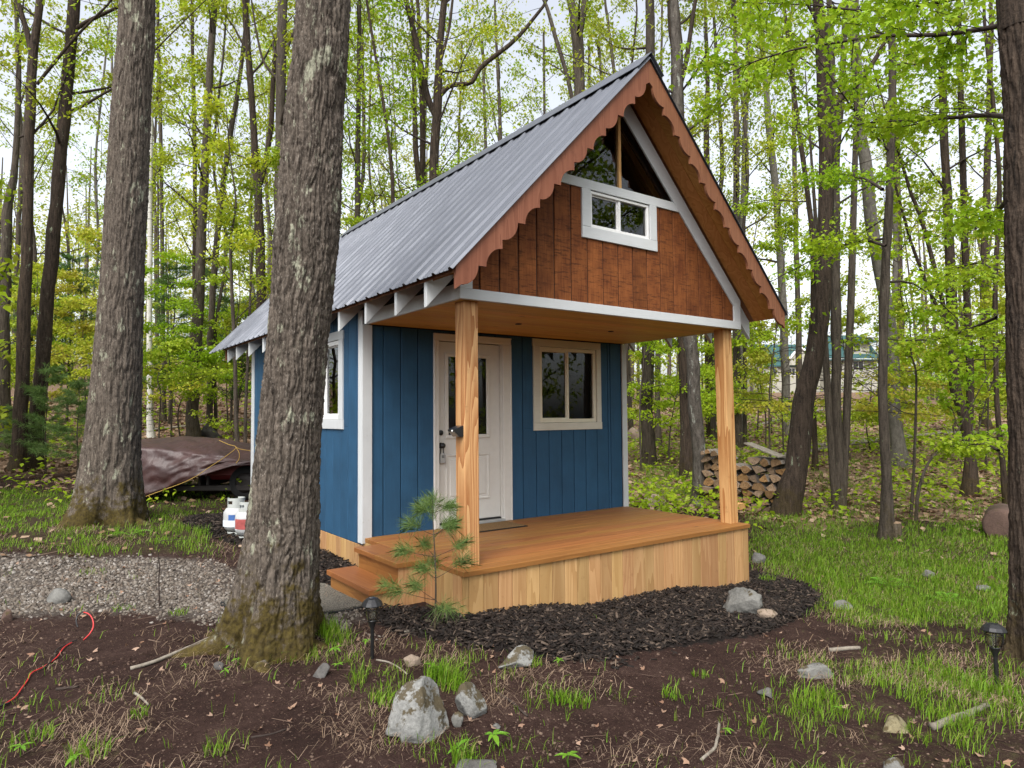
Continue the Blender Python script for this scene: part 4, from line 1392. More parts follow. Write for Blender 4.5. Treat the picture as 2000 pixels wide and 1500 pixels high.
rock(400, 857, 56, 30, 'moss-covered boulder on the slope above the tarpaulin', 'rock_dark', 31, 3, .7, .3)
rock(8, 1215, 30, 22, 'reddish stone at the left edge of the gravel', 'rock_red', 32, 3)
rock(628, 1322, 40, 22, 'grey stone among grass at the oak foot', 'rock_dark', 33, 3)

# ------------------------------------------------------------------ red and black cable
MT['red'] = plain('red_cable', (.50, .030, .030), .4, .4)
def ground_path(pts, n, lift):
    P = np.array([at(x, y) for x, y in pts])
    Q = smooth_path(P, n)
    Q[:, 2] = G(Q[:, 0], Q[:, 1]) + lift
    return Q
cab = empty('cable', at(100, 1290))
tag(cab, 'red and black jumper cable snaking over the soil at lower left', 'cable')
q = ground_path([(5, 1382), (30, 1365), (52, 1335), (62, 1318), (85, 1306), (110, 1288), (125, 1268), (140, 1258)], 60, .012)
MB().tube(q, .0042, 8).build('strand', MT['red'], cab, True)
q2 = ground_path([(-10, 1388), (4, 1382), (20, 1376)], 14, .012); MB().tube(q2, .006, 8).build('strand', MT['black'], cab, True)
q3 = ground_path([(85, 1309), (105, 1290), (112, 1272), (135, 1260), (150, 1254)], 30, .014); MB().tube(q3, .0042, 8).build('strand', MT['black'], cab, True)
D0 = depth_of(at(160, 1250))
loop = np.array([dep(x, y, D0 + k) for x, y, k in ((163, 1250, 0), (175, 1238, .02), (182, 1225, .05), (181, 1210, .08), (173, 1199, .1), (160, 1196, .1), (151, 1203, .08), (149, 1215, .05), (152, 1225, .02))])
lp = smooth_path(loop, 40)
MB().tube(lp[:24], .0045, 8).build('strand', MT['red'], cab, True)
MB().tube(lp[24:], .0045, 8).build('strand', MT['black'], cab, True)

# ------------------------------------------------------------------ firewood
def endgrain():
    m, nt, b = new_mat('split_end_grain', .85, .15)
    v = coords(nt)
    g = N(nt, 'VectorMath', {0: N(nt, 'TexCoord').outputs['Object']}, operation='LENGTH').outputs['Value']
    w = math_(nt, 'FRACT', math_(nt, 'MULTIPLY', math_(nt, 'ADD', g, math_(nt, 'MULTIPLY', noise(nt, v, 14, 3), .02)), 130))
    n = noise(nt, v, 22, 5, .7)
    c = ramp(nt, math_(nt, 'ADD', math_(nt, 'MULTIPLY', n, .8), math_(nt, 'MULTIPLY', w, .2)), [(.3, (.11, .060, .030)), (.7, (.33, .205, .105))])
    r = N(nt, 'ObjectInfo').outputs['Random']
    h = N(nt, 'HueSaturation', {'Color': c, 'Value': maprange(nt, r, 0, 1, .65, 1.2), 'Saturation': maprange(nt, math_(nt, 'FRACT', math_(nt, 'MULTIPLY', r, 9.)), 0, 1, .75, 1.1)})
    nt.links.new(h.outputs[0], b.inputs['Base Color'])
    bump(nt, b, math_(nt, 'ADD', n, w), .5, .005)
    return m
MT['endgrain'] = endgrain()
MT['logbark'] = bark_mat('firewood_bark', (.07, .055, .045), (.24, .21, .18), .4, 22, .4, 0, (.36, .38, .33), .7, .01)
WP0, WP1 = at(1376, 990), at(1522, 1006)
we = WP1 - WP0; we[2] = 0; WLEN = np.linalg.norm(we[:2]); we = unit(we)
wf_ = np.array([-we[1], we[0], 0]); wf_ = wf_ if wf_[:2] @ FH > 0 else -wf_
SHAPES = []
for k in range(9):
    r = np.random.default_rng(50 + k); t = k % 3
    if t == 0:                                   # quarter wedge
        a = np.linspace(0, math.pi * r.uniform(.42, .6), 7)
        pl = [(0, -.25)] + [(math.cos(x + .5), math.sin(x + .5)) for x in a]
    elif t == 1:                                 # half round
        a = np.linspace(0, math.pi, 9); pl = [(math.cos(x), .85 * math.sin(x)) for x in a]
    else:                                        # lens or slab
        pl = [(x, .6 * (1 - x * x)) for x in np.linspace(1, -1, 8)] + [(x, -.4 * (1 - x * x)) for x in (-.6, -.2, .2, .6)]
    pl = np.array(pl) + r.normal(0, .03, (len(pl), 2))
    pl -= (pl.max(0) + pl.min(0)) / 2
    pl /= (pl.max(0) - pl.min(0))
    SHAPES.append(pl)
LOGM = []
for k, pl in enumerate(SHAPES):
    n = len(pl); vs = []
    for d, s in ((-.5, .97), (-.47, 1), (.5, 1)):
        vs += [(x * s, d, z * s) for x, z in pl]
    fs = [tuple(range(n)), tuple(range(2 * n, 3 * n))[::-1]]
    mi = [0, 0]
    for rr in (0, 1):
        fs += [(rr * n + i, rr * n + n + i, rr * n + n + (i + 1) % n, rr * n + (i + 1) % n) for i in range(n)]
        mi += [0 if rr == 0 else 1] * n
    LOGM.append((vs, fs, mi))
row_h = 0.0; li = 0
lrng = np.random.default_rng(77)
def log_at(s, z, w, h, ang, fwd, length, shape, label, mats=None):
    vs, fs, mi = LOGM[shape]
    ca, sa = math.cos(ang), math.sin(ang)
    c = WP0 + we * s + wf_ * (fwd + .2)
    base = G(c[0], c[1])[0]
    V = []
    for x, d, zz in vs:
        X, Z = x * w, zz * h
        V.append(we * (X * ca - Z * sa) + wf_ * (d * length) + np.array([0, 0, X * sa + Z * ca]))
    mb = MB(); mb.v = [tuple(v) for v in V]; mb.f = fs; mb.m = mi
    o = mb.build('firewood_log', mats or [MT['endgrain'], MT['logbark']])
    o.location = (c[0], c[1], WPZ + z)
    tag(o, label, 'log', 'split logs in the firewood stack')
    return o
WPZ = float(G(*(WP0 + we * WLEN * .5)[:2])[0]) - .01
z = 0.0
for rowi in range(8):
    h = lrng.uniform(.125, .155); coli = 0
    s = -.04 + lrng.uniform(-.05, .03) + (.04 if rowi % 2 else 0)
    while s < WLEN - .06:
        w = lrng.uniform(.15, .27)
        top = np.interp(s / WLEN, [0, .15, .35, .55, .75, 1.0], [.93, .98, .86, .88, 1.04, .93])
        if z + h * .6 < top:
            hh = h * lrng.uniform(.82, 1.02)
            log_at(s + w / 2, z + h / 2 + lrng.uniform(-.01, .01), w * .98, hh, lrng.choice([0, math.pi]) + lrng.normal(0, .24), lrng.normal(0, .02), lrng.uniform(.36, .44), lrng.integers(0, 9), f'split firewood log, {ORD[coli]} from the left in the {ORD[rowi]} row up of the stack'); coli += 1
        s += w
    z += h * .93
for s, zz, w, h, lab in ((.02, 1.0, .07, .07, 'thin'), (.12, 1.03, .10, .08, 'middle-sized'), (.26, 1.0, .14, .10, 'thick')):
    log_at(s, zz, w, h, .2, -.06, .42, 1, f'{lab} round log lying loose on the left top of the firewood stack')
lid = MB().slab([(-.30, -.04), (.34, -.04), (.34, .22), (-.30, .22)], 0, .022, .006, lambda s, t, d: tuple(WP0 + we * (WLEN - .30 + s) + wf_ * t + np.array([0, 0, WPZ - WP0[2] + 1.085 - (s) * .34 + d])))
lid = lid.build('plywood_scrap', MT['deadwood'], None, False, tuple(WP0 + we * (WLEN - .3) + np.array([0, 0, 1.1])))
tag(lid, 'weathered board lying aslant on top of the firewood stack', 'board')
pb = WP0 + we * (WLEN * .52) - wf_ * .30
blk = MB().slab(rect(-.08, .09, 0, .10), 0, .28, .004, lambda s, z_, d: tuple(np.array([pb[0], pb[1], G(pb[0], pb[1])[0] + .05]) + we * s + wf_ * (.28 - d) + np.array([0, 0, z_]))).build('lumber_block', MT['stud'], None, False, (pb[0], pb[1], G(pb[0], pb[1])[0]))
tag(blk, 'pale sawn lumber block beside the foot of the firewood stack', 'block')

# ------------------------------------------------------------------ teal-roofed house far up the slope
MT['siding'] = paint('cream_siding', (.36, .35, .30), 'X', .7, .05, .1)
MT['teal'] = plain('teal_shingle', (.035, .085, .085), .8, .2, 0, 9, .5, .25)
MT['houseglass'] = plain('dark_house_pane', (.03, .035, .04), .08, .6)
HD = 86.0
hp = dep(1640, 800, HD)
house = empty('house', (hp[0], hp[1], hgt(hp[0], hp[1])[0]))
tag(house, 'cream house with teal roof seen far through the trees at right', 'house')
E1, F1 = np.append(RH, 0), np.append(FH, 0)
O_ = dep(1000, 750, HD)
def hpt(px, row, k=0.0):
    return dep(px, row, HD) + F1 * k
def hslab(name, pts, k0, k1, m, parent, c=0.0):
    P = [(((hpt(x, y) - O_) @ E1), (hpt(x, y))[2]) for x, y in pts]
    base = O_ - E1 * 0
    mp = lambda s, z_, d: tuple(np.array([base[0], base[1], 0]) + E1 * s + F1 * (k1 - d) + np.array([0, 0, z_]))
    return MB().slab(P, 0, k1 - k0, c, mp).build(name, m, parent)
def hroof(name, x0, x1, ye, yr, k0, k1, parent):
    """pitched roof plane: eave row ye at depth k0, ridge row yr (at k1)"""
    a, b = hpt(x0, ye, k0), hpt(x1, ye, k0)
    c, d = hpt(x1, yr, 0) + F1 * k1, hpt(x0, yr, 0) + F1 * k1
    t = np.array([0, 0, .18])
    vs = [a, b, c, d, a - t, b - t, c - t, d - t]
    return MB().add(vs, [(0, 1, 2, 3), (7, 6, 5, 4), (0, 4, 5, 1), (1, 5, 6, 2), (2, 6, 7, 3), (3, 7, 4, 0)]).build(name, MT['teal'], parent)
def hwin(x0, x1, y0, y1, k, parent):
    w = hslab('window', [(x0 - 1.2, y1 + 1.5), (x1 + 1.2, y1 + 1.5), (x1 + 1.2, y0 - 1.5), (x0 - 1.2, y0 - 1.5)], k - .06, k + .02, MT['vinyl'], parent)
    m = (x0 + x1) / 2
    for a, b in ((x0, m - .6), (m + .6, x1)):
        hslab('pane', [(a, y1), (b, y1), (b, y0), (a, y0)], k - .09, k - .061, MT['houseglass'], w)
wm = hslab('wall', [(1612, 795), (1713, 795), (1713, 702), (1612, 702)], 0, 8, MT['siding'], house)
hwin(1667, 1686, 706, 722, 0, wm)
hroof('roof', 1608, 1718, 702, 648, -.5, 4.0, house)
hslab('fascia', [(1608, 704), (1718, 704), (1718, 701), (1608, 701)], -.62, -.52, MT['vinyl'], house)
dm = hslab('dormer', [(1660, 695), (1702, 695), (1702, 668), (1660, 668)], .3, 4, MT['siding'], house)
hwin(1666, 1684, 671, 685, .3, dm)
hroof('roof', 1656, 1712, 667, 650, -.1, 3.0, house)
wlw = hslab('wall', [(1500, 795), (1612, 795), (1612, 712), (1500, 712)], 1.5, 9, MT['siding'], house)
hslab('gable_wall', [(1542, 712), (1598, 712), (1570, 672)], .9, 1.4, MT['siding'], house)
for xa, xb in ((1536, 1570), (1604, 1570)):
    hslab('rake_board', [(xa, 716), (xb, 676), (xb, 670), (xa, 710)], .7, .88, MT['vinyl'], house)
hroof('roof', 1496, 1606, 712, 664, 1.2, 5.5, house)
hwin(1550, 1562, 718, 731, 1.5, wlw)
hwin(1512, 1526, 716, 732, 1.5, wlw)

# ------------------------------------------------------------------ logs, sticks and stump
def fallen(pts, r0, r1, label, mat='deadwood', lift=0.5, name='fallen_log', n=24, cat='log'):
    P = np.array([at(x, y) for x, y in pts]); Q = smooth_path(P, n)
    gzz = G(Q[:, 0], Q[:, 1])
    lin = np.linspace(gzz[0], gzz[-1], n)
    Q[:, 2] = np.maximum(gzz, lin) + r0 * lift
    Q[:, :2] += np.random.default_rng(len(label)).normal(0, r0 * .15, (n, 2))
    o = MB().tube(Q, np.linspace(r0, r1, n), 10).build(name, MT[mat], None, True, tuple(Q[0]))
    tag(o, label, cat)
    return o
fallen([(1480, 905), (1600, 882), (1700, 868), (1860, 845)], .075, .05, 'grey fallen trunk, nearer of two lying across the slope at right')
fallen([(1560, 880), (1690, 862), (1800, 852), (1990, 845)], .09, .06, 'grey fallen trunk, farther of two lying across the slope at right')
fallen([(1480, 832), (1600, 812), (1720, 786)], .07, .05, 'thin pale fallen trunk high on the slope before the far house')
fallen([(1225, 850), (1280, 838), (1320, 825)], .08, .05, 'short fallen trunk on the slope behind the porch')
fallen([(280, 842), (360, 838), (440, 830), (505, 818)], .04, .03, 'thin fallen pole on the leafy slope above the tarpaulin')
fallen([(255, 1308), (300, 1297), (345, 1278), (400, 1252), (425, 1245)], .012, .010, 'long grey stick lying left of the big oak foot', 'deadwood', .6, 'stick', 20, 'stick')
fallen([(1370, 1486), (1395, 1462), (1402, 1440), (1405, 1412)], .008, .007, 'crooked pale stick in the soil, bottom right of centre', 'deadwood', .6, 'stick', 16, 'stick')
fallen([(1820, 1424), (1860, 1408), (1900, 1396), (1928, 1382)], .020, .016, 'crooked dead branch in the grass at lower right', 'deadwood', .6, 'branch', 16, 'branch')
fallen([(1620, 1272), (1650, 1270), (1680, 1268)], .016, .013, 'short dark stick where the soil meets the grass', 'deadwood', .6, 'stick', 10, 'stick')
fallen([(970, 1353), (1000, 1375), (1030, 1400)], .007, .006, 'thin dark stick right of the mossy boulders', 'twig', .6, 'stick', 10, 'stick')
fallen([(790, 1239), (810, 1237), (830, 1236)], .010, .008, 'short pale stick in the mulch by the little pine', 'deadwood', .6, 'stick', 8, 'stick')
fallen([(735, 1290), (760, 1297), (785, 1310), (795, 1318)], .006, .005, 'curved thin stick behind the large mossy boulder', 'deadwood', .6, 'stick', 10, 'stick')
fallen([(263, 1355), (280, 1368), (290, 1378)], .008, .005, 'small tan stick in the soil below the big oak', 'deadwood', .6, 'stick', 8, 'stick')
fallen([(490, 1442), (530, 1435), (560, 1425)], .006, .004, 'thin twig in the soil at lower centre left', 'twig', .6, 'stick', 8, 'stick')
fallen([(110, 1348), (135, 1345), (152, 1343)], .009, .007, 'short bark strip in the soil right of the cable', 'twig', .6, 'stick', 8, 'stick')
cl = at(1958, 1046)
ax = np.stack([unit(np.append(-FH * .6 - RH * .45, 0)), unit(np.append(RH * .6 - FH * .45, 0)), [0, 0, 1]], 1)
AXL = np.stack([ax[:, 1], ax[:, 2], ax[:, 0]], 1)
prof = [(0, .20), (.19, .205), (.215, .19), (.225, .0), (.22, -.6), (.21, -.62), (0, -.62)]
clo = MB().lathe(prof, 28, cl + np.array([0, 0, .15]), 0, False, AXL).build('cut_log', MT['rock_red'], None, True, tuple(cl))
tag(clo, 'thick cut log with reddish end lying beside the right edge trunk', 'log')
sp_ = at(1738, 1052)
stp = empty('stump', sp_); tag(stp, 'small freshly cut stump at the foot of a thin trunk right of the lawn', 'stump')
MB().lathe([(.12, -.08), (.09, .05), (.085, .22), (.08, .225)], 14, sp_ + np.array([.05, -.05, 0]), 0, False).build('stub', MT['bark_grey'], stp, True)
MB().lathe([(.083, .222), (.078, .232), (0, .236)], 14, sp_ + np.array([.05, -.05, 0]), 0, False).build('cut_face', MT['endgrain'], stp)

# ------------------------------------------------------------------ trees
LT = {'q': np.array([(0, 0), (.33, .45), (0, 1), (-.33, .45)]),
      'l': np.array([(0, 0), (.26, .10), (.54, .52), (.20, .50), (0, 1), (-.20, .50), (-.54, .52), (-.26, .10)])}

def leaf_mesh(P, size, rg, kind='q', droop=(.2, .9), lobes=None):
    """P (n,3) stalk ends -> vertices and faces of n single leaves, each hanging its own way"""
    n = len(P); T = LT[kind]
    az = rg.uniform(0, 2 * np.pi, n)
    dz = -rg.uniform(droop[0], droop[1], n)
    A = unit(np.stack([np.cos(az), np.sin(az), dz], 1))
    S = unit(np.cross(A, np.array([0, 0, 1.0]) + rg.normal(0, .35, (n, 3))))
    Nn = np.cross(S, A)
    sz = size * rg.uniform(.65, 1.25, n)
    t0, t1 = T[:, 0], T[:, 1]
    V = P[:, None, :] + sz[:, None, None] * (t0[None, :, None] * S[:, None, :] + t1[None, :, None] * A[:, None, :]
        + (.28 * np.abs(t0) - .18 * t1 ** 2)[None, :, None] * Nn[:, None, :])
    k = len(T)
    F = np.arange(n * k).reshape(n, k)
    return V.reshape(-1, 3), F

def cull(P, rg, keep=.08, m=220):
    x, y, d = screen(P)
    ok = (d > .5) & (x > -m) & (x < 2000 + m) & (y > -m) & (y < 1500)
    ok = ok | (rg.random(len(P)) < keep)
    gap = (x > 1505) & (x < 1725) & (y > 640) & (y < 780) & (d > 11) & (d < 84)     # the clearing through which the far house shows
    return P[ok & ~(gap & (rg.random(len(P)) < .96))]

def grow(path, hb, nb, L, el, rg, T, r0, nt=7, spread=1.0, clus=4, zb=None, minr=.004, flat=.0, sides=4):
    """branches with twigs along a trunk path; returns leaf cluster centres"""
    z = path[:, 2]; zb = z[0] if zb is None else zb
    top = z[-1]
    out = []
    az0 = rg.uniform(0, 6.28)
    for k in range(nb):
        u = (k + rg.uniform(.1, .9)) / nb
        h = zb + hb + (top - zb - hb) * u
        i = min(np.searchsorted(z, h), len(path) - 1)
        p = path[i]
        az = az0 + k * 2.4 + rg.normal(0, .4)
        e = math.radians(rg.uniform(*el))
        ln = L * (1 - .55 * u) * rg.uniform(.7, 1.25)
        d = np.array([math.cos(az) * math.cos(e), math.sin(az) * math.cos(e), math.sin(e)])
        pts = [p]; dd = d.copy()
        for s in range(6):
            dd = unit(dd + rg.normal(0, .13, 3) + np.array([0, 0, (.07 if flat == 0 else -.05)]))
            pts.append(pts[-1] + dd * ln / 6)
        pts = np.array(pts)
        rb = max(r0 * (1 - .6 * u) * .30, minr * 1.6)
        T.add(pts, np.linspace(rb, minr, 7), sides)
        for j in range(nt):
            t = rg.uniform(.22, 1.0)
            q = pts[min(int(t * 6), 5)] + (pts[min(int(t * 6) + 1, 6)] - pts[min(int(t * 6), 5)]) * (t * 6 % 1)
            sg = 1 if j % 2 else -1
            bd = unit(pts[min(int(t * 6) + 1, 6)] - pts[min(int(t * 6), 5)])
            sd = unit(np.cross(bd, [0, 0, 1.]))
            td = unit(bd * rg.uniform(.4, 1.0) + sd * sg * rg.uniform(.4, 1.1) + np.array([0, 0, rg.uniform(-.15, .45) * (1 - flat)]))
            tl = ln * rg.uniform(.18, .42) * spread
            tp = q + td * np.linspace(0, 1, 4)[:, None] * tl + rg.normal(0, .03, (4, 3)) * tl
            tp[0] = q
            T.add(tp, np.linspace(minr * 1.1, minr * .5, 4), 3)
            for c in range(clus):
                tt = rg.uniform(.35, 1.05)
                out.append(q + td * tl * tt + rg.normal(0, .05, 3) * tl)
        out.append(pts[-1])
    return np.array(out)

def put_leaves(C, per, spread, size, rg, mat, parent, kind='q', droop=(.2, .9), name='crown', keep=.12):
    C = cull(np.asarray(C), rg, keep)
    if not len(C): return None
    P = np.repeat(C, per, 0)
    P = P + rg.normal(0, 1, P.shape) * np.array([spread, spread, spread * .55])
    V, F = leaf_mesh(P, size, rg, kind, droop)
    return np_obj(name, V, [(F, 0)], mat, parent)

def px_path(pts, D):
    P = np.array([dep(x, y, D) for x, y, w in pts])
    R = np.array([w / 2 / FPX * D for x, y, w in pts])
    return np.column_stack([P, R])

def make_path(pts, D, H, n=34, topr=.3):
    if D is None: D = depth_of(at(pts[0][0], pts[0][1]))
    Q = px_path(pts, D)
    g = G(Q[0, 0], Q[0, 1])[0]
    if Q[0, 2] > g + .25:
        dirn = unit(Q[0, :3] - Q[min(1, len(Q) - 1), :3]); k = (Q[0, 2] - g) / max(-dirn[2], .3)
        b = Q[0, :3] + dirn * min(k, 12) * .6; b[2] = g
        Q = np.vstack([np.append(b, Q[0, 3] * 1.08), Q])
    Q[0, 2] = G(Q[0, 0], Q[0, 1])[0] - .12
    zb = Q[0, 2] + .12
    last, prev = Q[-1], Q[-2]
    d = unit(unit(last[:3] - prev[:3]) + np.array([0, 0, .5]))
    rem = zb + H - last[2]
    if rem > .5:
        ext = [np.append(last[:3] + d * rem * t + rng.normal(0, .05, 3), last[3] * (1 - (1 - topr) * t)) for t in (.33, .66, 1.0)]
        Q = np.vstack([Q, ext])
    S = smooth_path(Q, n)
    S[:, 3] = np.maximum(S[:, 3], .006)
    return S[:, :3], S[:, 3], zb, D

def tree(label, pts, D=None, H=16, bark='bark_grey', hb=4.5, nb=12, L=3.2, el=(15, 55), leaf='leaf', per=9, lsize=None, limbs=(), name='maple_tree', group=None, seed=None, nt=7, clus=4, lspread=None, kind='q', flat=0.0, cat='tree', keep=.08, flare=.4, extra_c=()):
    rg = np.random.default_rng(zlib.crc32(label.encode()) % 99991 if seed is None else seed)
    path, rad, zb, D = make_path(pts, D, H)
    base = np.array([path[0, 0], path[0, 1], zb])
    root = empty(name, base)
    tag(root, label, cat, group)
    rad = rad * (1 + flare * np.exp(-np.maximum(path[:, 2] - zb, 0) / .22))
    sides = 16 if D < 14 else (12 if D < 25 else 8)
    wob = path.copy()
    zn = np.stack([path[:, 2] * 1.3, np.full(len(path), seed or 1.7), np.zeros(len(path))], 1)
    wob[:, 0] += (fbm(zn, 2, 7) - .5) * rad * .7; wob[:, 1] += (fbm(zn, 2, 17) - .5) * rad * .7
    rad = rad * (1 + (fbm(zn * 2.3, 2, 27) - .5) * .22)
    T0 = Tubes(); T0.add(wob, rad, sides); T0.obj('trunk', MT[bark], root)
    T = Tubes(); minr = .0035 + D * .00013
    C = []
    r0 = np.interp(zb + hb, path[:, 2], rad)
    for lm in limbs:
        LQ = smooth_path(px_path(lm, D), 18)
        TL = Tubes(); TL.add(LQ[:, :3], LQ[:, 3], 9)
        up = LQ[-1, :3] - LQ[-4, :3]
        ext = LQ[-1, :3] + unit(unit(up) + np.array([0, 0, .4])) * np.linspace(0, 3.5, 8)[:, None]
        full = np.vstack([LQ[:, :3], ext[1:]]); TL = Tubes(); TL.add(full, np.append(LQ[:, 3], np.linspace(LQ[-1, 3], minr, 8)[1:]), 8); TL.obj('limb', MT[bark], root)
        allp = np.vstack([LQ[:, :3], ext[1:]])
        for k in range(7):
            i = rg.integers(6, len(allp))
            q = allp[i]; d = unit(rg.normal(0, 1, 3) + np.array([0, 0, .4])); tl = rg.uniform(.5, 1.4)
            tp = q + d * np.linspace(0, 1, 5)[:, None] * tl + rg.normal(0, .03, (5, 3)); tp[0] = q
            T.add(tp, np.linspace(minr * 1.5, minr * .5, 5), 4)
            C += [q + d * tl * t for t in (.6, .8, 1.0)]
    if nb:
        c = grow(path, hb, nb, L, el, rg, T, r0, nt, 1.0, clus, zb, minr, flat)
        C = list(c) + C
    C += list(extra_c)
    T.obj('branches', MT['twig' if bark != 'bark_birch' else 'twig'], root)
    ls = lsize or (.060 + .0023 * D)
    if per and len(C):
        put_leaves(C, per, lspread or (.085 + .004 * D), ls, rg, MT[leaf], root, kind, keep=keep)
    return root

# --- trunks with real bark relief -------------------------------------------------
def oak(label, pts, D, H, na, nz, ztop, seed, amp=.016, bark='bark_oak', name='oak_tree', freq=38.0, limb_h=6.5):
    path, rad, zb, D = make_path(pts, D, H, 60, .45)
    base = np.array([path[0, 0], path[0, 1], zb])
    root = empty(name, base)
    tag(root, label, 'tree')
    zz = np.linspace(zb - .12, zb + ztop, nz)
    P = np.stack([np.interp(zz, path[:, 2], path[:, i]) for i in range(2)] + [zz], 1)
    R = np.interp(zz, path[:, 2], rad)
    a = np.linspace(0, 2 * np.pi, na, endpoint=False)
    ca, sa = np.cos(a), np.sin(a)
    Rm = np.median(R)
    # fluted root flare
    rg = np.random.default_rng(seed)
    h = (zz - zb)[:, None]
    lob = np.zeros((1, na))
    for k, am in ((3, .16), (5, .12), (7, .05)):
        lob = lob + am * np.cos(k * a + rg.uniform(0, 6.28))[None, :]
    RR = R[:, None] * (1 + lob * np.exp(-np.maximum(h, 0) / .30))
    X = np.broadcast_to(ca[None, :] * Rm, RR.shape); Y = np.broadcast_to(sa[None, :] * Rm, RR.shape); Z = np.broadcast_to(zz[:, None], RR.shape)
    q = np.stack([X.ravel(), Y.ravel(), Z.ravel()], 1)
    wr = (fbm(q * np.array([5, 5, 2.2]), 3, seed) - .5) * .10
    q2 = q + np.stack([wr, -wr, wr * 0], 1)
    f1 = fbm(q2 * np.array([freq, freq, freq * .085]), 2, seed + 1)
    f3 = fbm(q2 * np.array([freq * 1.9, freq * 1.9, freq * .30]), 2, seed + 4)
    rid = 1 - np.clip(np.abs(f1 - .5) * 8.5, 0, 1)              # furrows where the noise crosses its middle
    rid2 = 1 - np.clip(np.abs(f3 - .5) * 6, 0, 1)
    crack = 1 - np.clip(np.abs(fbm(q * np.array([freq * .7, freq * .7, freq * .62]), 2, seed + 7) - .5) * 9, 0, 1)
    fine = fbm(q * freq * 3.2, 2, seed + 9) - .5
    dsp = -amp * rid - amp * .38 * rid2 - amp * .30 * crack * (1 - rid) + amp * .5 * fine
    low = fbm(q * np.array([6, 6, 1.5]), 2, seed + 12) - .5
    RR = RR + dsp.reshape(RR.shape) + .03 * Rm * 2 * low.reshape(RR.shape)
    V = np.stack([P[:, 0:1] + RR * ca, P[:, 1:2] + RR * sa, Z], -1).reshape(-1, 3)
    i = np.arange(nz - 1)[:, None] * na; j = np.arange(na)[None, :]; k = (j + 1) % na
    F = np.stack([i + j, i + k, i + na + k, i + na + j], -1).reshape(-1, 4)
    np_obj('trunk', V, [(F, 0)], MT[bark], root, True)
    T = Tubes()
    s = path[:, 2] > zb + ztop - .25
    T.add(path[s], rad[s] * .985, 24); T.obj('upper_trunk', MT[bark], root)
    # surface roots running out into the soil
    for k in range(6):
        aa = k * 1.05 + rg.uniform(-.3, .3); rl = R[6] * rg.uniform(1.5, 2.3); r0 = R[6] * rg.uniform(.20, .32)
        tt = np.linspace(.35, 1, 9); ang_ = aa + .25 * np.sin(tt * 3 + k)
        rx = base[0] + np.cos(ang_) * rl * tt; ry = base[1] + np.sin(ang_) * rl * tt
        rz = G(rx, ry) + r0 * (.9 - 2.0 * tt)
        TR_ = Tubes(); TR_.add(np.stack([rx, ry, rz], 1), r0 * (1.1 - .75 * tt), 10); TR_.obj('root', MT[bark], root)
    T = Tubes(); rg = np.random.default_rng(seed + 3)
    C = grow(path, limb_h, 14, 4.2, (10, 50), rg, T, np.interp(zb + limb_h, path[:, 2], rad), 6, 1, 4, zb, .006)
    T.obj('branches', MT['twig'], root)
    put_leaves(C, 5, .2, .13, rg, MT['leaf'], root, keep=.6)
    return root

oak('great furrowed oak trunk standing before the cabin wall, moss at its foot',
    [(528, 1288, 215), (532, 1240, 200), (543, 1150, 166), (553, 1040, 143), (562, 900, 125), (577, 720, 119), (592, 560, 121), (601, 440, 124), (616, 200, 113), (632, 0, 105)],
    depth_of(at(545, 1252)), 15, 250, 450, 4.9, 5, .022)
oak('large oak trunk left of the tarpaulin with pale bark streaks',
    [(205, 1012, 150), (212, 965, 122), (218, 880, 104), (227, 760, 92), (236, 600, 80), (248, 380, 74), (258, 180, 70), (269, 0, 64)],
    depth_of(at(215, 1015)), 18, 160, 260, 7.4, 8, .026, 'bark_oak', 'oak_tree', 28.0, 8.5)
oak('thick trunk cut by the right edge of the picture',
    [(2022, 1288, 96), (2019, 1230, 78), (2012, 900, 72), (2003, 550, 68), (1998, 233, 66), (1985, 0, 66)],
    depth_of(at(2000, 1290)), 14, 130, 240, 4.4, 11, .016, 'bark_dark', 'oak_tree', 34.0, 6.0)

GT = 'forest trees with trunks one can tell apart'
HL = 20
# left of the cabin
tree('thin forked tree against the left edge', [(6, 850, 21), (10, 600, 19), (14, 420, 17), (28, 330, 12), (36, 150, 9), (30, 0, 7)], 18, HL, 'bark_grey', 5, 9, 2.8, leaf='leaf', group=GT)
tree('dark trunk forking at the top, second from the left edge', [(28, 918, 27), (40, 800, 24), (52, 500, 20), (58, 250, 17), (63, 110, 17), (80, -10, 12)], None, HL, 'bark_dark', 6, 10, 3, limbs=[[(63, 110, 11), (52, 60, 10), (34, 0, 8)], [(72, 165, 6), (100, 130, 6), (150, 70, 5), (210, 10, 4)]], group=GT)
tree('dark trunk leaning right beside the young pine at left', [(60, 915, 30), (75, 780, 26), (92, 600, 24), (112, 380, 23), (130, 160, 22), (144, 0, 21)], None, HL, 'bark_dark', 6, 10, 3.2, limbs=[[(131, 220, 7), (165, 205, 6), (190, 190, 5), (235, 165, 4)], [(142, 60, 9), (175, 40, 8), (235, 12, 6)]], group=GT)
tree('knotty grey trunk rising behind the tarpaulin', [(374, 858, 24), (378, 760, 23), (388, 600, 21), (396, 400, 17), (406, 200, 14), (418, 0, 12)], None, 17, 'bark_grey', 4.5, 14, 2.8, leaf='leaf', group=GT)
tree('thin tree leaning right just behind the knotty grey trunk', [(410, 790, 12), (414, 600, 12), (430, 400, 11), (450, 260, 10), (468, 150, 8)], 21, HL, 'bark_grey', 4.5, 12, 2.6, leaf='leaf', group=GT)
tree('slim white birch left of the knotty grey trunk', [(293, 800, 12), (292, 600, 10), (294, 280, 8), (297, 60, 6)], 20, 15, 'bark_birch', 6, 9, 2, name='birch_tree', group=GT)
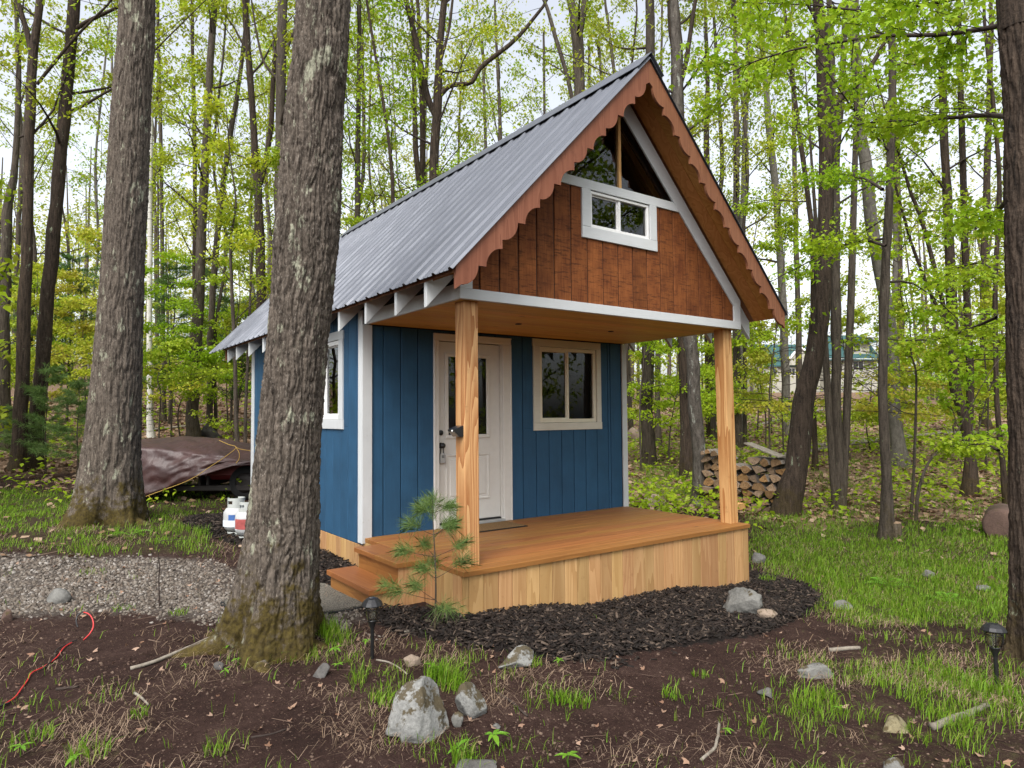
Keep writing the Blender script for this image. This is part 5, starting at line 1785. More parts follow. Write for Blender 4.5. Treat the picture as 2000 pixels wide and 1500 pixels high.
tree('dark forked tree close left of the great oak', [(511, 760, 19), (511, 600, 18), (506, 420, 17), (500, 330, 15), (490, 180, 13), (478, 0, 11)], 18, HL, 'bark_dark', 5.5, 10, 3, limbs=[[(508, 360, 11), (520, 310, 10), (530, 240, 10), (534, 150, 9), (545, 60, 7)]], group=GT)
tree('straight grey trunk half hidden behind the great oak', [(546, 820, 24), (547, 500, 21), (546, 300, 20), (551, 0, 19)], 17, HL, 'bark_grey', 6.5, 9, 3, limbs=[[(556, 110, 7), (575, 60, 6), (600, 40, 5)], [(546, 160, 6), (515, 120, 5), (500, 60, 4)]], group=GT)
tree('very thin tree between the white birch and the knotty trunk', [(320, 790, 9), (318, 600, 8), (314, 300, 7), (308, 0, 6)], 25, HL, 'bark_grey', 4, 11, 2.6, leaf='leaf', group=GT)
tree('very thin dark tree hugging the left side of the knotty trunk', [(380, 800, 10), (380, 600, 9), (380, 320, 8), (376, 100, 7)], 24, HL, 'bark_dark', 4.5, 11, 2.8, leaf='leaf', group=GT)
tree('slender pole tree below the cabin eave at left', [(462, 862, 9), (459, 720, 8), (455, 600, 7), (450, 480, 5)], 15, 8, 'bark_grey', 3, 8, 1.6, leaf='leaf', group=GT)
tree('second slender pole beside the one below the eave', [(478, 868, 7), (482, 740, 6), (488, 620, 5)], 15.5, 7, 'bark_grey', 3, 6, 1.5, leaf='leaf', group=GT)
# behind the roof
tree('forked dark tree with a long curved limb above the roof', [(846, 560, 21), (846, 350, 19), (853, 210, 18), (858, 100, 14), (868, -10, 12)], 19, 19, 'bark_dark', 7.5, 10, 3.2,
     limbs=[[(860, 185, 11), (880, 167, 10), (920, 161, 9.5), (941, 130, 9), (1007, 77, 8), (1060, 14, 6)], [(850, 225, 12), (835, 190, 13), (824, 140, 13), (806, 52, 11), (790, -10, 9)], [(855, 140, 7), (876, 60, 6), (884, 0, 5)]], group=GT)
tree('thin dark stem just left of the forked tree above the roof', [(826, 560, 12), (825, 315, 12), (824, 200, 10), (818, 60, 8)], 21, HL, 'bark_dark', 7, 9, 2.6, group=GT)
tree('grey trunk forking at the top edge, left of the roof peak', [(1132, 420, 23), (1130, 189, 22), (1126, 52, 24), (1113, -10, 15)], 18, 19, 'bark_grey', 9, 7, 3,
     limbs=[[(1128, 80, 15), (1138, 30, 14), (1145, -10, 12)], [(1119, 200, 8), (1108, 150, 8), (1092, 95, 8), (1084, 70, 8), (1070, 20, 7), (1058, -10, 6)]], group=GT)
tree('dark trunk rising directly behind the roof peak', [(1330, 420, 25), (1322, 150, 25), (1312, -10, 23)], 16, 18, 'bark_dark', 7.5, 9, 3, limbs=[[(1325, 180, 10), (1340, 120, 9), (1352, 40, 8), (1360, -10, 7)]], group=GT)
tree('pale thin trunk in the leaves right of the great oak', [(698, 520, 11), (698, 330, 11), (700, 180, 9), (702, 0, 7)], 19, 17, 'bark_grey', 4.5, 16, 3.2, leaf='leaf_bright', group=GT)
tree('slender trunk left of the forked tree, leaves yellow', [(770, 480, 8), (762, 300, 7), (738, 140, 6), (716, 0, 5)], 18, 15, 'bark_dark', 4, 16, 3.0, leaf='leaf_bright', group=GT)
tree('bare twiggy tree between the curved limb and the fork', [(980, 400, 9), (975, 200, 7), (968, 50, 5)], 27, 19, 'bark_grey', 7, 14, 2.6, per=3, group=GT)
tree('thin tree with small leaves left of the roof peak', [(1215, 400, 8), (1205, 200, 7), (1190, 60, 6)], 26, 19, 'bark_grey', 7, 14, 2.6, per=3, group=GT)
# seen through and right of the porch
tree('grey trunk seen under the porch roof beside the blue wall', [(1264, 905, 26), (1264, 780, 25), (1266, 660, 24), (1268, 400, 22), (1270, 100, 19)], None, HL, 'bark_grey', 6, 8, 3, group=GT)
tree('thin trunk right of the grey one seen under the porch', [(1284, 872, 12), (1285, 700, 11), (1288, 500, 9)], None, 17, 'bark_grey', 5, 9, 2.6, group=GT)
tree('lichen-spotted crooked trunk holding the left end of the firewood', [(1372, 985, 40), (1364, 930, 27), (1360, 816, 26), (1354, 720, 26), (1346, 640, 25), (1330, 400, 22), (1320, 100, 18)], None, 17, 'bark_lichen', 6, 9, 3, group=GT)
tree('dark trunk close left of the far porch post', [(1386, 853, 15), (1384, 760, 14), (1383, 640, 13), (1380, 300, 11)], None, HL, 'bark_dark', 5, 8, 2.8, group=GT)
tree('grey trunk close right of the far porch post', [(1442, 875, 15), (1440, 760, 14), (1439, 640, 14), (1438, 300, 12)], None, HL, 'bark_grey', 5, 8, 2.8, group=GT)
tree('smooth grey trunk left of the leaning tree before the far house', [(1537, 850, 18), (1534, 720, 16), (1529, 600, 15), (1515, 380, 14), (1495, 170, 12), (1485, 0, 10)], None, HL, 'bark_pale', 6, 12, 2.8, group=GT)
tree('thin grey trunk between the smooth one and the leaning tree', [(1561, 775, 13), (1560, 650, 11), (1555, 500, 10), (1552, 320, 9), (1548, 100, 7)], 30, HL, 'bark_grey', 6, 12, 2.8, group=GT)
tree('pale slim trunk right of the roof, above the gable edge', [(1448, 700, 12), (1450, 450, 11), (1458, 180, 10), (1464, 0, 8)], 24, HL, 'bark_pale', 6, 12, 2.8, group=GT)
tree('crooked thin trunk leaning left of the leaning tree top', [(1588, 700, 10), (1587, 470, 10), (1566, 300, 9), (1545, 130, 8), (1530, 0, 6)], 17, 15, 'bark_dark', 5, 12, 2.8, leaf='leaf_bright', group=GT)
tree('big dark leaning tree bracing the firewood stack', [(1532, 1006, 60), (1536, 980, 50), (1552, 900, 44), (1574, 780, 39), (1591, 690, 37), (1606, 580, 34), (1613, 400, 30), (1611, 200, 28), (1600, 50, 22), (1595, -20, 19)], None, 15, 'bark_dark', 6.5, 7, 3, leaf='leaf_bright', kind='l',
     limbs=[[(1622, 215, 12), (1645, 190, 11), (1675, 163, 10), (1700, 130, 9), (1728, 80, 8), (1740, 20, 6)]], group=GT, flare=.1)
tree('grey stem rising straight behind the leaning tree', [(1634, 760, 17), (1633, 600, 17), (1631, 330, 16), (1646, 140, 12), (1650, 0, 10)], 14, 16, 'bark_grey', 4.5, 10, 2.8, leaf='leaf_bright', group=GT)
tree('three-stemmed grey clump right of the leaning tree', [(1637, 994, 24), (1636, 900, 19), (1634, 740, 18), (1632, 550, 18), (1628, 300, 14)], None, 14, 'bark_grey', 5, 9, 2.8, leaf='leaf_bright',
     limbs=[[(1632, 985, 15), (1622, 850, 14), (1614, 720, 13), (1608, 620, 11), (1598, 500, 9)], [(1646, 985, 15), (1652, 850, 15), (1657, 720, 15), (1663, 560, 14), (1668, 380, 12), (1672, 250, 10)]], group=GT)
tree('slim straight trunk with the fresh stump at its foot', [(1732, 1052, 27), (1730, 960, 20), (1727, 843, 18), (1725, 660, 17), (1731, 500, 16), (1736, 420, 15), (1743, 140, 13), (1741, 0, 11)], None, 13, 'bark_grey', 3.2, 12, 2.6, (0, 35), leaf='leaf_bright', kind='l', flat=.6, group=GT)
tree('thick pale trunk behind the slim stump-side one', [(1754, 908, 34), (1749, 840, 24), (1747, 752, 22), (1735, 620, 24), (1706, 466, 23), (1690, 330, 21), (1676, 190, 20), (1665, 0, 17)], None, HL, 'bark_pale', 7, 8, 3.2, leaf='leaf_bright', group=GT)
tree('brown trunk rising behind the pale one', [(1772, 800, 16), (1764, 780, 15), (1759, 650, 14), (1756, 550, 14), (1752, 300, 11)], None, 22, 'bark_dark', 8, 8, 4, group=GT)
tree('forked dark tree whose three stems part low, right of centre', [(1893, 968, 28), (1892, 880, 19), (1880, 800, 18), (1864, 733, 20), (1858, 550, 18), (1850, 400, 16), (1843, 250, 14), (1836, 50, 11)], None, 15, 'bark_dark', 4.5, 9, 2.6, (0, 40), leaf='leaf_bright', kind='l', flat=.4,
     limbs=[[(1892, 870, 14), (1895, 733, 14), (1887, 550, 13), (1880, 300, 12), (1874, 100, 10), (1872, 0, 9)], [(1887, 830, 10), (1870, 770, 10), (1847, 623, 9), (1832, 550, 9), (1800, 430, 8), (1780, 380, 7)], [(1850, 640, 7), (1812, 560, 7), (1778, 470, 6)]], group=GT)
tree('straight dark trunk behind the three-stemmed one', [(1923, 835, 20), (1922, 740, 15), (1922, 550, 15), (1926, 400, 13), (1930, 280, 12), (1936, 50, 9)], None, 20, 'bark_dark', 5, 9, 3, leaf='leaf', group=GT)
tree('thin crooked tree beside the trunk at the right edge', [(1967, 988, 12), (1954, 873, 10), (1946, 733, 9), (1944, 550, 9), (1952, 380, 8), (1940, 200, 7)], None, 11, 'bark_dark', 2.2, 12, 2.0, (0, 35), leaf='leaf_bright', kind='l', flat=.6, group=GT)
tree('curved sapling bowing right in the leafy hollow', [(1788, 1020, 7), (1793, 960, 6), (1815, 900, 5), (1850, 870, 4), (1860, 860, 3)], None, 3.0, 'bark_grey', 1.0, 5, .9, (0, 30), leaf='leaf_bright', kind='l', name='sapling', per=4, group=GT, flare=.1)
tree('upright thin sapling beside the curved one', [(1778, 1010, 6), (1786, 880, 5), (1790, 740, 4), (1780, 690, 3)], None, 4.2, 'bark_grey', 1.5, 6, 1.0, (0, 30), leaf='leaf_bright', kind='l', name='sapling', per=4, group=GT, flare=.1)

# leafy bough of the right edge tree reaching in over the picture
def bough(label, pts, D0, D1, per, size, seed, nt=26, tl=(.25, .7), leaf='leaf_bright', sp=.09):
    rg = np.random.default_rng(seed)
    n = len(pts)
    P = np.array([dep(x, y, D0 + (D1 - D0) * i / (n - 1)) for i, (x, y) in enumerate(pts)])
    Q = smooth_path(P, 26)
    root = empty('maple_bough', Q[0]); tag(root, label, 'branch', 'leafy boughs reaching in at the upper right')
    T = Tubes(); T.add(Q, np.linspace(.022, .005, 26), 7)
    C = [Q[-1]]
    for k in range(nt):
        i = rg.integers(4, 26); q = Q[i]
        d = unit(np.cross(unit(Q[min(i + 1, 25)] - Q[i - 1]), [0, 0, 1.]) * rg.choice([-1, 1]) + unit(Q[min(i + 1, 25)] - Q[i - 1]) * rg.uniform(.2, 1) + np.array([0, 0, rg.uniform(-.3, .3)]))
        l = rg.uniform(*tl)
        tp = q + d * np.linspace(0, 1, 5)[:, None] * l + rg.normal(0, .02, (5, 3)); tp[0] = q
        T.add(tp, np.linspace(.005, .002, 5), 4)
        C += [tp[2], tp[3], tp[4], q + d * l * .6]
    T.obj('branches', MT['twig'], root)
    put_leaves(C, per, sp, size, rg, MT[leaf], root, 'l', (.3, 1.2), 'crown', 1.0)
bough('long leafy maple bough crossing the upper right below the top edge', [(1985, 40), (1930, 55), (1830, 68), (1720, 70), (1640, 82), (1560, 95), (1480, 118), (1410, 150)], 4.9, 6.6, 9, 0.057, 401, 34)
bough('leafy bough hanging at the top right corner', [(1985, -30), (1900, -10), (1800, 10), (1690, 20), (1580, 10), (1450, 5)], 5.2, 7.2, 10, 0.057, 402, 34)
bough('bright leafy bough at mid height left of the right edge trunk', [(1978, 230), (1930, 225), (1860, 230), (1780, 235), (1700, 240), (1640, 250)], 4.9, 7.0, 9, 0.054, 403, 30)
bough('short leafy bough drooping beside the right edge trunk', [(1978, 380), (1950, 410), (1925, 430), (1890, 450), (1860, 455)], 5.0, 6.5, 9, 0.054, 404, 16, (.15, .45))
bough('leafy bough spreading low over the far path at right', [(1946, 620), (1900, 640), (1840, 660), (1770, 665), (1710, 660)], 8.5, 10.5, 9, 0.060, 405, 22)
bough('low leafy bough in front of the three-stemmed tree', [(1950, 880), (1930, 870), (1900, 868), (1870, 880)], 8.2, 9.2, 9, 0.057, 406, 14, (.15, .4))
bough('leafy bough over the leaning tree at mid height', [(1724, 370), (1690, 350), (1650, 345), (1600, 350)], 8.5, 9.8, 10, 0.057, 407, 20)
bough('leafy bough crossing before the slim trunk right of the roof', [(1730, 480), (1690, 470), (1650, 478), (1605, 488)], 8.8, 9.6, 9, 0.057, 408, 16)
bough('leafy bough hanging top right of the roof peak', [(1600, 60), (1560, 90), (1500, 130), (1440, 170), (1390, 210)], 11, 11.5, 10, 0.067, 409, 24, (.3, .8))
bough('leafy bough below the sky gap left of the right trunk', [(1846, 540), (1880, 520), (1920, 515), (1955, 540)], 9.5, 8.0, 9, 0.057, 410, 18)

# forest filling the slopes: each trunk its own tree, ordinal labels count them from the left
ORD = ['first', 'second', 'third', 'fourth', 'fifth', 'sixth', 'seventh', 'eighth', 'ninth', 'tenth', 'eleventh', 'twelfth', 'thirteenth', 'fourteenth', 'fifteenth', 'sixteenth', 'seventeenth', 'eighteenth', 'nineteenth', 'twentieth']
def ordinal(i):
    if i < 20: return ORD[i]
    t = {2: 'twenty', 3: 'thirty', 4: 'forty', 5: 'fifty'}
    n = i + 1
    if n % 10 == 0: return {20: 'twentieth', 30: 'thirtieth', 40: 'fortieth', 50: 'fiftieth'}[n]
    return t[n // 10] + '-' + ORD[n % 10 - 1]
def blocked(p):
    x, y = p[0], p[1]
    return (-1.2 < x < 5.2 and -1.5 < y < 8.2) or (np.linalg.norm(p[:2] - tb[:2]) < 2.6) or (np.linalg.norm(p[:2] - WP0[:2]) < 2.2) or (np.linalg.norm(p[:2] - hp[:2]) < 12)
fr = np.random.default_rng(2024)
fl = []
while len(fl) < 38:
    px = fr.uniform(-120, 2120); D = 20 + 28 * fr.random() ** 1.1
    p = dep(px, 800, D)
    if blocked(p) or any(abs(px - q[0]) < 16 and abs(D - q[1]) < 6 for q in fl): continue
    if 1590 < px < 1730 and D < 60 and fr.random() < .6: continue      # the view to the far house
    fl.append((px, D))
fl.sort()
for i, (px, D) in enumerate(fl):
    w = fr.uniform(.10, .27) / D * FPX
    ln = fr.normal(0, 34)
    tree(f'slender forest trunk, {ordinal(i)} from the left among the distant background trees', [(px, 800, w), (px + ln * .3 + fr.normal(0, 5), 640, w * .94), (px + ln * .45 + fr.normal(0, 7), 480, w * .87), (px + ln * .65 + fr.normal(0, 8), 320, w * .78), (px + ln + fr.normal(0, 9), 80, w * .6)], D, fr.uniform(15, 21), fr.choice(['bark_grey', 'bark_dark', 'bark_pale', 'bark_grey']),
         fr.uniform(2.5, 6), 17, 3.4, (5, 55), leaf=fr.choice(['leaf', 'leaf', 'leaf_far', 'leaf_bright', 'leaf_gold'], p=[.3, .2, .25, .2, .05]) if px < 700 else fr.choice(['leaf', 'leaf_far', 'leaf_bright']), per=8, nt=5, clus=4, group='slender trunks of the background forest', seed=900 + i, name='forest_tree', flare=.2)
# understorey saplings
spots = []
def sap_zone(n, x0, x1, d0, d1):
    k = 0
    while k < n:
        px = fr.uniform(x0, x1); D = fr.uniform(d0, d1)
        p = dep(px, 850, D)
        if blocked(p): continue
        spots.append((px, D)); k += 1
sap_zone(16, -60, 520, 16, 27)
sap_zone(6, 560, 1000, 16, 26)
sap_zone(12, 1200, 1540, 16, 28)
sap_zone(16, 1560, 2060, 14, 28)
spots.sort()
for i, (px, D) in enumerate(spots):
    p = dep(px, 850, D); g = G(p[0], p[1])[0]
    _, row, _ = screen(np.array([[p[0], p[1], g]])); row = float(row[0])
    H = fr.uniform(2.6, 7.0) if px > 520 else fr.uniform(2.2, 6.5)
    top = row - H * .55 / D * FPX
    w = max(.05 / D * FPX, 3)
    lm = fr.choice(['leaf_bright', 'leaf', 'leaf_gold'], p=[.45, .4, .15]) if px > 520 else fr.choice(['leaf_bright', 'leaf', 'leaf_gold'], p=[.4, .45, .15])
    tree(f'leafy understorey sapling, {ordinal(i)} from the left of the bushy young trees', [(px, row, w), (px + fr.normal(0, 4), (row + top) / 2, w * .8), (px + fr.normal(0, 8), top, w * .55)], D, H, 'bark_grey',
         fr.uniform(.6, 1.6), 13, 1.7, (-5, 30), leaf=lm, per=9, nt=6, clus=4, lsize=.065 + .0018 * D, lspread=.11, flat=.8, group='leafy understorey saplings', seed=1500 + i, name='sapling', flare=.1)

# young pines ---------------------------------------------------------
def pine(label, base, H, r0, whorls, L, nper, nlen, nw, mat, seed, group=None, name='young_pine', tuft=10, near=False):
    rg = np.random.default_rng(seed)
    base = np.asarray(base, float)
    root = empty(name, base); tag(root, label, 'pine tree', group)
    lean = rg.normal(0, .03, 2)
    zz = np.linspace(0, H, 16)
    path = base + np.stack([lean[0] * zz + .012 * np.sin(zz * 5), lean[1] * zz + .012 * np.cos(zz * 4), zz - .03], 1)
    T = Tubes(); T.add(path, np.linspace(r0, r0 * .25, 16), 8); T.obj('trunk', MT['bark_grey'], root)
    T = Tubes(); tips = []
    for k in range(whorls):
        h = H * (.18 + .80 * (k + .5) / whorls); u = h / H
        p = np.array([np.interp(h, zz, path[:, i]) for i in range(3)])
        for j in range(nper):
            if near and rg.random() < .3: continue
            az = rg.uniform(0, 6.28) if not near else (j * 6.28 / nper + rg.normal(0, .5))
            ln = L * (1.05 - .75 * u) * rg.uniform(.55, 1.2)
            d = np.array([math.cos(az), math.sin(az), rg.uniform(-.05, .45)])
            bp = p + unit(d) * np.linspace(0, 1, 6)[:, None] * ln
            bp[:, 2] += np.linspace(0, 1, 6) ** 2 * ln * .12
            T.add(bp, np.linspace(r0 * .28, r0 * .10, 6), 5)
            for t in np.linspace(.72 if near else .25, 1.0, 3 if near else 7):
                q = p + (bp[-1] - p) * t
                tips.append((q, unit(d)))
                if not near or t > .7:
                    s = unit(np.cross(d, [0, 0, 1.])) * rg.choice([-1, 1]) * ln * .25 * rg.uniform(.4, 1)
                    tips.append((q + s, unit(d + s * 2)))
    for t in np.linspace(.86, 1.0, 4):
        tips.append((np.array([np.interp(H * t, zz, path[:, i]) for i in range(3)]), np.array([0, 0, 1.])))
    T.obj('branches', MT['twig'], root)
    P = np.array([t[0] for t in tips]); A = np.array([t[1] for t in tips])
    P = np.repeat(P, tuft, 0); A = np.repeat(A, tuft, 0); n = len(P)
    P = P + rg.normal(0, nlen * .12, P.shape)
    dirs = unit(A * .75 + rg.normal(0, .62, (n, 3)) + np.array([0, 0, .15]))
    S = unit(np.cross(dirs, rg.normal(0, 1, (n, 3))))
    l = nlen * rg.uniform(.7, 1.15, n)[:, None]
    droop = np.array([0, 0, -.16]) * l
    V = np.stack([P - S * nw / 2, P + S * nw / 2, P + dirs * l * .55 + S * nw * .45 + droop * .2, P + dirs * l + droop, P + dirs * l * .55 - S * nw * .45 + droop * .2], 1).reshape(-1, 3)
    np_obj('needles', V, [(np.arange(n * 5).reshape(n, 5), 0)], MT[mat], root)
    return root
b_ = at(850, 1240); b_[2] = G(b_[0], b_[1])[0]
pine('little white pine sapling in the mulch before the porch corner', b_, 1.0, .009, 5, .36, 4, .115, .0018, 'needle_near', 64, None, 'young_pine', 44, True)
for k, (px, py, H, lab) in enumerate(((88, 925, 2.3, 'young pine with soft needles beside the two dark trunks at left'), (150, 935, 2.0, 'young pine just left of the large left oak'), (45, 905, 1.3, 'small young pine at the foot of the second trunk from the left'))):
    b_ = at(px, py); b_[2] = G(b_[0], b_[1])[0]
    pine(lab, b_, H, .018, 9, .75, 4, .13, .006, 'needle_near', 70 + k, 'young pines in the left wood', tuft=12)
for k, (px, D, H, lab) in enumerate(((330, 24, 6, 'dark pine deep in the left wood behind the birch'), (130, 25, 6.5, 'dark pine between the dark trunks and the left oak'), (450, 23, 4.5, 'bushy green pine left of the cabin eave'), (20, 27, 6, 'dark pine at the left edge behind the trunks'), (230, 30, 8, 'dark pine hidden behind the left oak'), (405, 31, 7, 'dark pine behind the knotty grey trunk'))):
    p = dep(px, 820, D); p[2] = G(p[0], p[1])[0]
    pine(lab, p, H, .05, 13, 1.7, 5, .20, .013, 'needle', 80 + k, 'dark pines deep in the left wood', 'pine_tree', 9)
# thin dead sapling standing in the gravel
b_ = at(312, 1186); D = depth_of(b_)
ds = empty('dead_sapling', b_); tag(ds, 'thin dead sapling standing alone in the gravel at left', 'sapling')
MB().tube(smooth_path(np.array([dep(x, y, D) for x, y in ((312, 1188), (311, 1160), (310, 1130), (312, 1105), (308, 1075), (316, 1055))]), 16), np.linspace(.007, .003, 16), 7).build('stem', MT['twig'], ds, True)
for pts in (((316, 1056), (345, 1054), (372, 1052)), ((311, 1104), (280, 1100), (262, 1106)), ((311, 1104), (335, 1101), (362, 1097))):
    MB().tube(smooth_path(np.array([dep(x, y, D - .02 + .01 * i) for i, (x, y) in enumerate(pts)]), 8), np.linspace(.003, .0015, 8), 5).build('twig', MT['twig'], ds, True)

# trees standing behind the viewer: the window panes mirror them
LBH = 'tree standing behind the viewpoint, mirrored in the cabin window panes'
br = np.random.default_rng(5)
MIR = [(5, -10), (7.5, -8.5), (9.5, -11), (11, -7.5), (12.5, -10), (14, -5.5), (15, -9), (16, -3.5), (17.5, -7), (19, -11), (20, -5), (12, -14), (8, -14), (2, -11), (-3, -12), (-9, -6), (-11, -1), (-10, 4), (-8, 10), (-12, 8), (-7, 15), (-4.6, 9.5), (-5.2, 12), (-6.4, 10.5), (-5.8, 16), (-4.9, 14)]
for k, (x, y) in enumerate(MIR):
    x += br.normal(0, .4); y += br.normal(0, .4)
    g = float(hgt(x, y)[0]); big = k % 2 if k < 21 else 0
    root = empty('forest_tree', (x, y, g)); tag(root, LBH, 'tree', 'trees mirrored in the panes')
    Ht = 15 if big else 6
    zz = np.linspace(-.1, Ht, 14); path = np.stack([x + br.normal(0, .05, 14) + zz * br.normal(0, .03), y + zz * 0, g + zz], 1)
    T = Tubes(); T.add(path, np.linspace(.18 if big else .05, .04, 14), 8); T.obj('trunk', MT['bark_dark'], root)
    T = Tubes(); C = grow(path, 1.6 if big else .4, 14, 3.0 if big else 1.9, (0, 45), br, T, .14, 5, 1, 4, g, .008); T.obj('branches', MT['twig'], root)
    put_leaves(C, 4, .2, .18, br, MT['leaf'], root, keep=1.0)

# ------------------------------------------------------------------ ground cover that nobody could count
sr = np.random.default_rng(99)
def polar(n, r0, r1, half=52, p=1.0):
    """points about the viewpoint, thinning with distance"""
    a = np.radians(sr.uniform(-half, half, n))
    r = r0 * (r1 / r0) ** (sr.random(n) ** p)
    x = CAM[0] + r * (np.cos(a) * FH[0] + np.sin(a) * RH[0]); y = CAM[1] + r * (np.cos(a) * FH[1] + np.sin(a) * RH[1])
    return x, y, r
def under(x, y):
    return ((x > -.02) & (x < W + .0) & (y > -.04) & (y < LB)) | ((x > -.52) & (x < 0) & (y > .56) & (y < 1.42))
def blades(x, y, r, h, w, lean, mat, name, label, cat, seed=0):
    n = len(x); z = G(x, y) - .005
    az = sr.uniform(0, 6.28, n); d = np.stack([np.cos(az), np.sin(az), np.zeros(n)], 1)
    s = np.stack([-np.sin(az + .4), np.cos(az + .4), np.zeros(n)], 1)
    P = np.stack([x, y, z], 1)
    up = np.array([0, 0, 1.])
    h = h[:, None]; w = w[:, None]; lean = lean[:, None]
    m = P + up * h * .55 + d * h * lean * .35
    t = P + up * h * np.maximum(1 - lean * .45, .12) + d * h * lean
    V = np.stack([P - s * w * .5, P + s * w * .5, m + s * w * .42, t, m - s * w * .42], 1).reshape(-1, 3)
    o = np_obj(name, V, [(np.arange(n * 5).reshape(n, 5), 0)], mat)
    tag(o, label, cat, None, 'stuff')
    return o
# grass
x, y, r = polar(820000, 2.3, 34, 50, 1.0)
gd = grass_density(x, y)
cl = fbm2(x, y, 2.6, 3, 41); cl2 = fbm2(x, y, 9.0, 2, 43)
keep = sr.random(len(x)) < gd * sstep(.42, .60, cl * .6 + cl2 * .4 + (gd - .45) * .30) * 1.4
keep &= ~under(x, y)
x, y, r, gd = x[keep], y[keep], r[keep], gd[keep]
n = len(x)
tall = .045 + .05 * fbm2(x, y, 1.5, 2, 44)
blades(x, y, r, tall * sr.uniform(.6, 1.5, n), .0014 + .00046 * r * sr.uniform(.6, 1.3, n), sr.uniform(.1, .9, n), MT['grass'], 'grass', 'fresh green grass blades on the clearing and lawn', 'grass')
# taller tufts by trunk, boulder and steps
TX = []
for px, py, k, rr, hh in ((510, 1270, 90, .07, .17), (545, 1265, 60, .06, .15), (640, 1240, 130, .09, .16), (660, 1255, 110, .10, .15), (860, 1330, 190, .10, .16), (885, 1345, 110, .08, .14), (905, 1490, 60, .06, .14), (440, 1230, 50, .06, .10), (700, 1330, 40, .07, .10), (745, 1370, 60, .08, .09), (1090, 1370, 60, .06, .10), (1130, 1375, 70, .08, .10), (1045, 1300, 40, .05, .07), (240, 1040, 120, .25, .14), (330, 1040, 140, .25, .14), (380, 1060, 80, .15, .14), (390, 1045, 70, .12, .16), (600, 1240, 40, .06, .12), (1900, 1350, 160, .20, .16), (1960, 1370, 120, .2, .15), (1800, 1320, 120, .2, .13), (1590, 1370, 90, .12, .13), (1500, 1140, 60, .1, .12), (170, 1480, 60, .1, .12), (60, 1450, 60, .1, .1), (420, 1470, 40, .06, .1), (1310, 1360, 40, .06, .07), (1370, 1320, 30, .06, .06), (270, 1400, 30, .05, .08), (350, 1200, 40, .07, .07), (240, 1190, 30, .1, .06), (180, 1120, 40, .15, .06)):
    p = at(px, py); k = int(k)
    a = sr.uniform(0, 6.28, k); q = rr * np.sqrt(sr.random(k))
    TX.append(np.stack([p[0] + q * np.cos(a), p[1] + q * np.sin(a), np.full(k, hh)], 1))
TX = np.concatenate(TX); n = len(TX)
blades(TX[:, 0], TX[:, 1], None, TX[:, 2] * sr.uniform(.5, 1.2, n), sr.uniform(.003, .0065, n), sr.uniform(.15, .8, n), MT['grass'], 'grass', 'taller grass tufts by the oak foot and the boulders', 'grass')
# straw: dead blades lying about
x, y, r = polar(260000, 2.3, 11, 50, .95)
gd = grass_density(x, y); cl = fbm2(x, y, 2.2, 3, 51)
mu = np.zeros(len(x), bool)
for p in Z_MULCH: mu |= in_poly(x, y, p)
keep = (sr.random(len(x)) < (.04 + 2.0 * np.clip(gd, 0, .36)) * sstep(.46, .68, cl)) & ~mu & ~under(x, y)
x, y, r = x[keep], y[keep], r[keep]; n = len(x)
blades(x, y, r, sr.uniform(.02, .10, n), .0013 + .0003 * r, sr.uniform(1.2, 2.2, n), MT['straw'], 'dead_grass', 'tan dead grass lying on the soil', 'grass')
# dead leaves
def flat_leaves(x, y, size, mat, name, label, cat, lift=.008, kind='q', curl=.5):
    n = len(x); z = G(x, y) + sr.uniform(0, lift, n)
    P = np.stack([x, y, z], 1); T = LT[kind]
    az = sr.uniform(0, 6.28, n)
    A = unit(np.stack([np.cos(az), np.sin(az), sr.normal(0, .35, n)], 1)); Nn = unit(np.array([0, 0, 1.]) + sr.normal(0, .35, (n, 3)))
    S = unit(np.cross(A, Nn)); Nn = np.cross(S, A)
    sz = size * sr.uniform(.6, 1.3, n)
    t0, t1 = T[:, 0], T[:, 1]
    c = sr.uniform(-.1, curl, n)
    V = P[:, None] + sz[:, None, None] * (t0[None, :, None] * 1.3 * S[:, None] + (t1 - .5)[None, :, None] * A[:, None] + (c[:, None] * (np.abs(t0) * 1.2 + (t1 - .5) ** 2)[None, :])[:, :, None] * Nn[:, None])
    k = len(T)
    o = np_obj(name, V.reshape(-1, 3), [(np.arange(n * k).reshape(n, k), 0)], mat)
    tag(o, label, cat, None, 'stuff')
x, y, r = polar(92000, 8.5, 48, 50, .8)
lm = litter_mask(x, y); gdd = grass_density(x, y)
keep = (sr.random(len(x)) < np.maximum(lm, .07) * (.95 - .6 * np.clip(gdd, 0, 1)) * sstep(.3, .5, fbm2(x, y, .9, 3, 61) + .08)) & ~under(x, y)
x, y, r = x[keep], y[keep], r[keep]
flat_leaves(x, y, .056 + .0040 * r, MT['litter'], 'leaf_litter', 'brown dead leaves covering the wooded slopes', 'leaves', .03)
x, y, r = polar(900, 2.4, 9.5, 48, 1.0)
keep = ~under(x, y); x, y, r = x[keep], y[keep], r[keep]
flat_leaves(x, y, .022 + .0015 * r, MT['litter'], 'leaf_litter', 'scattered leaf scraps on the clearing', 'leaves', .006, 'l', .9)
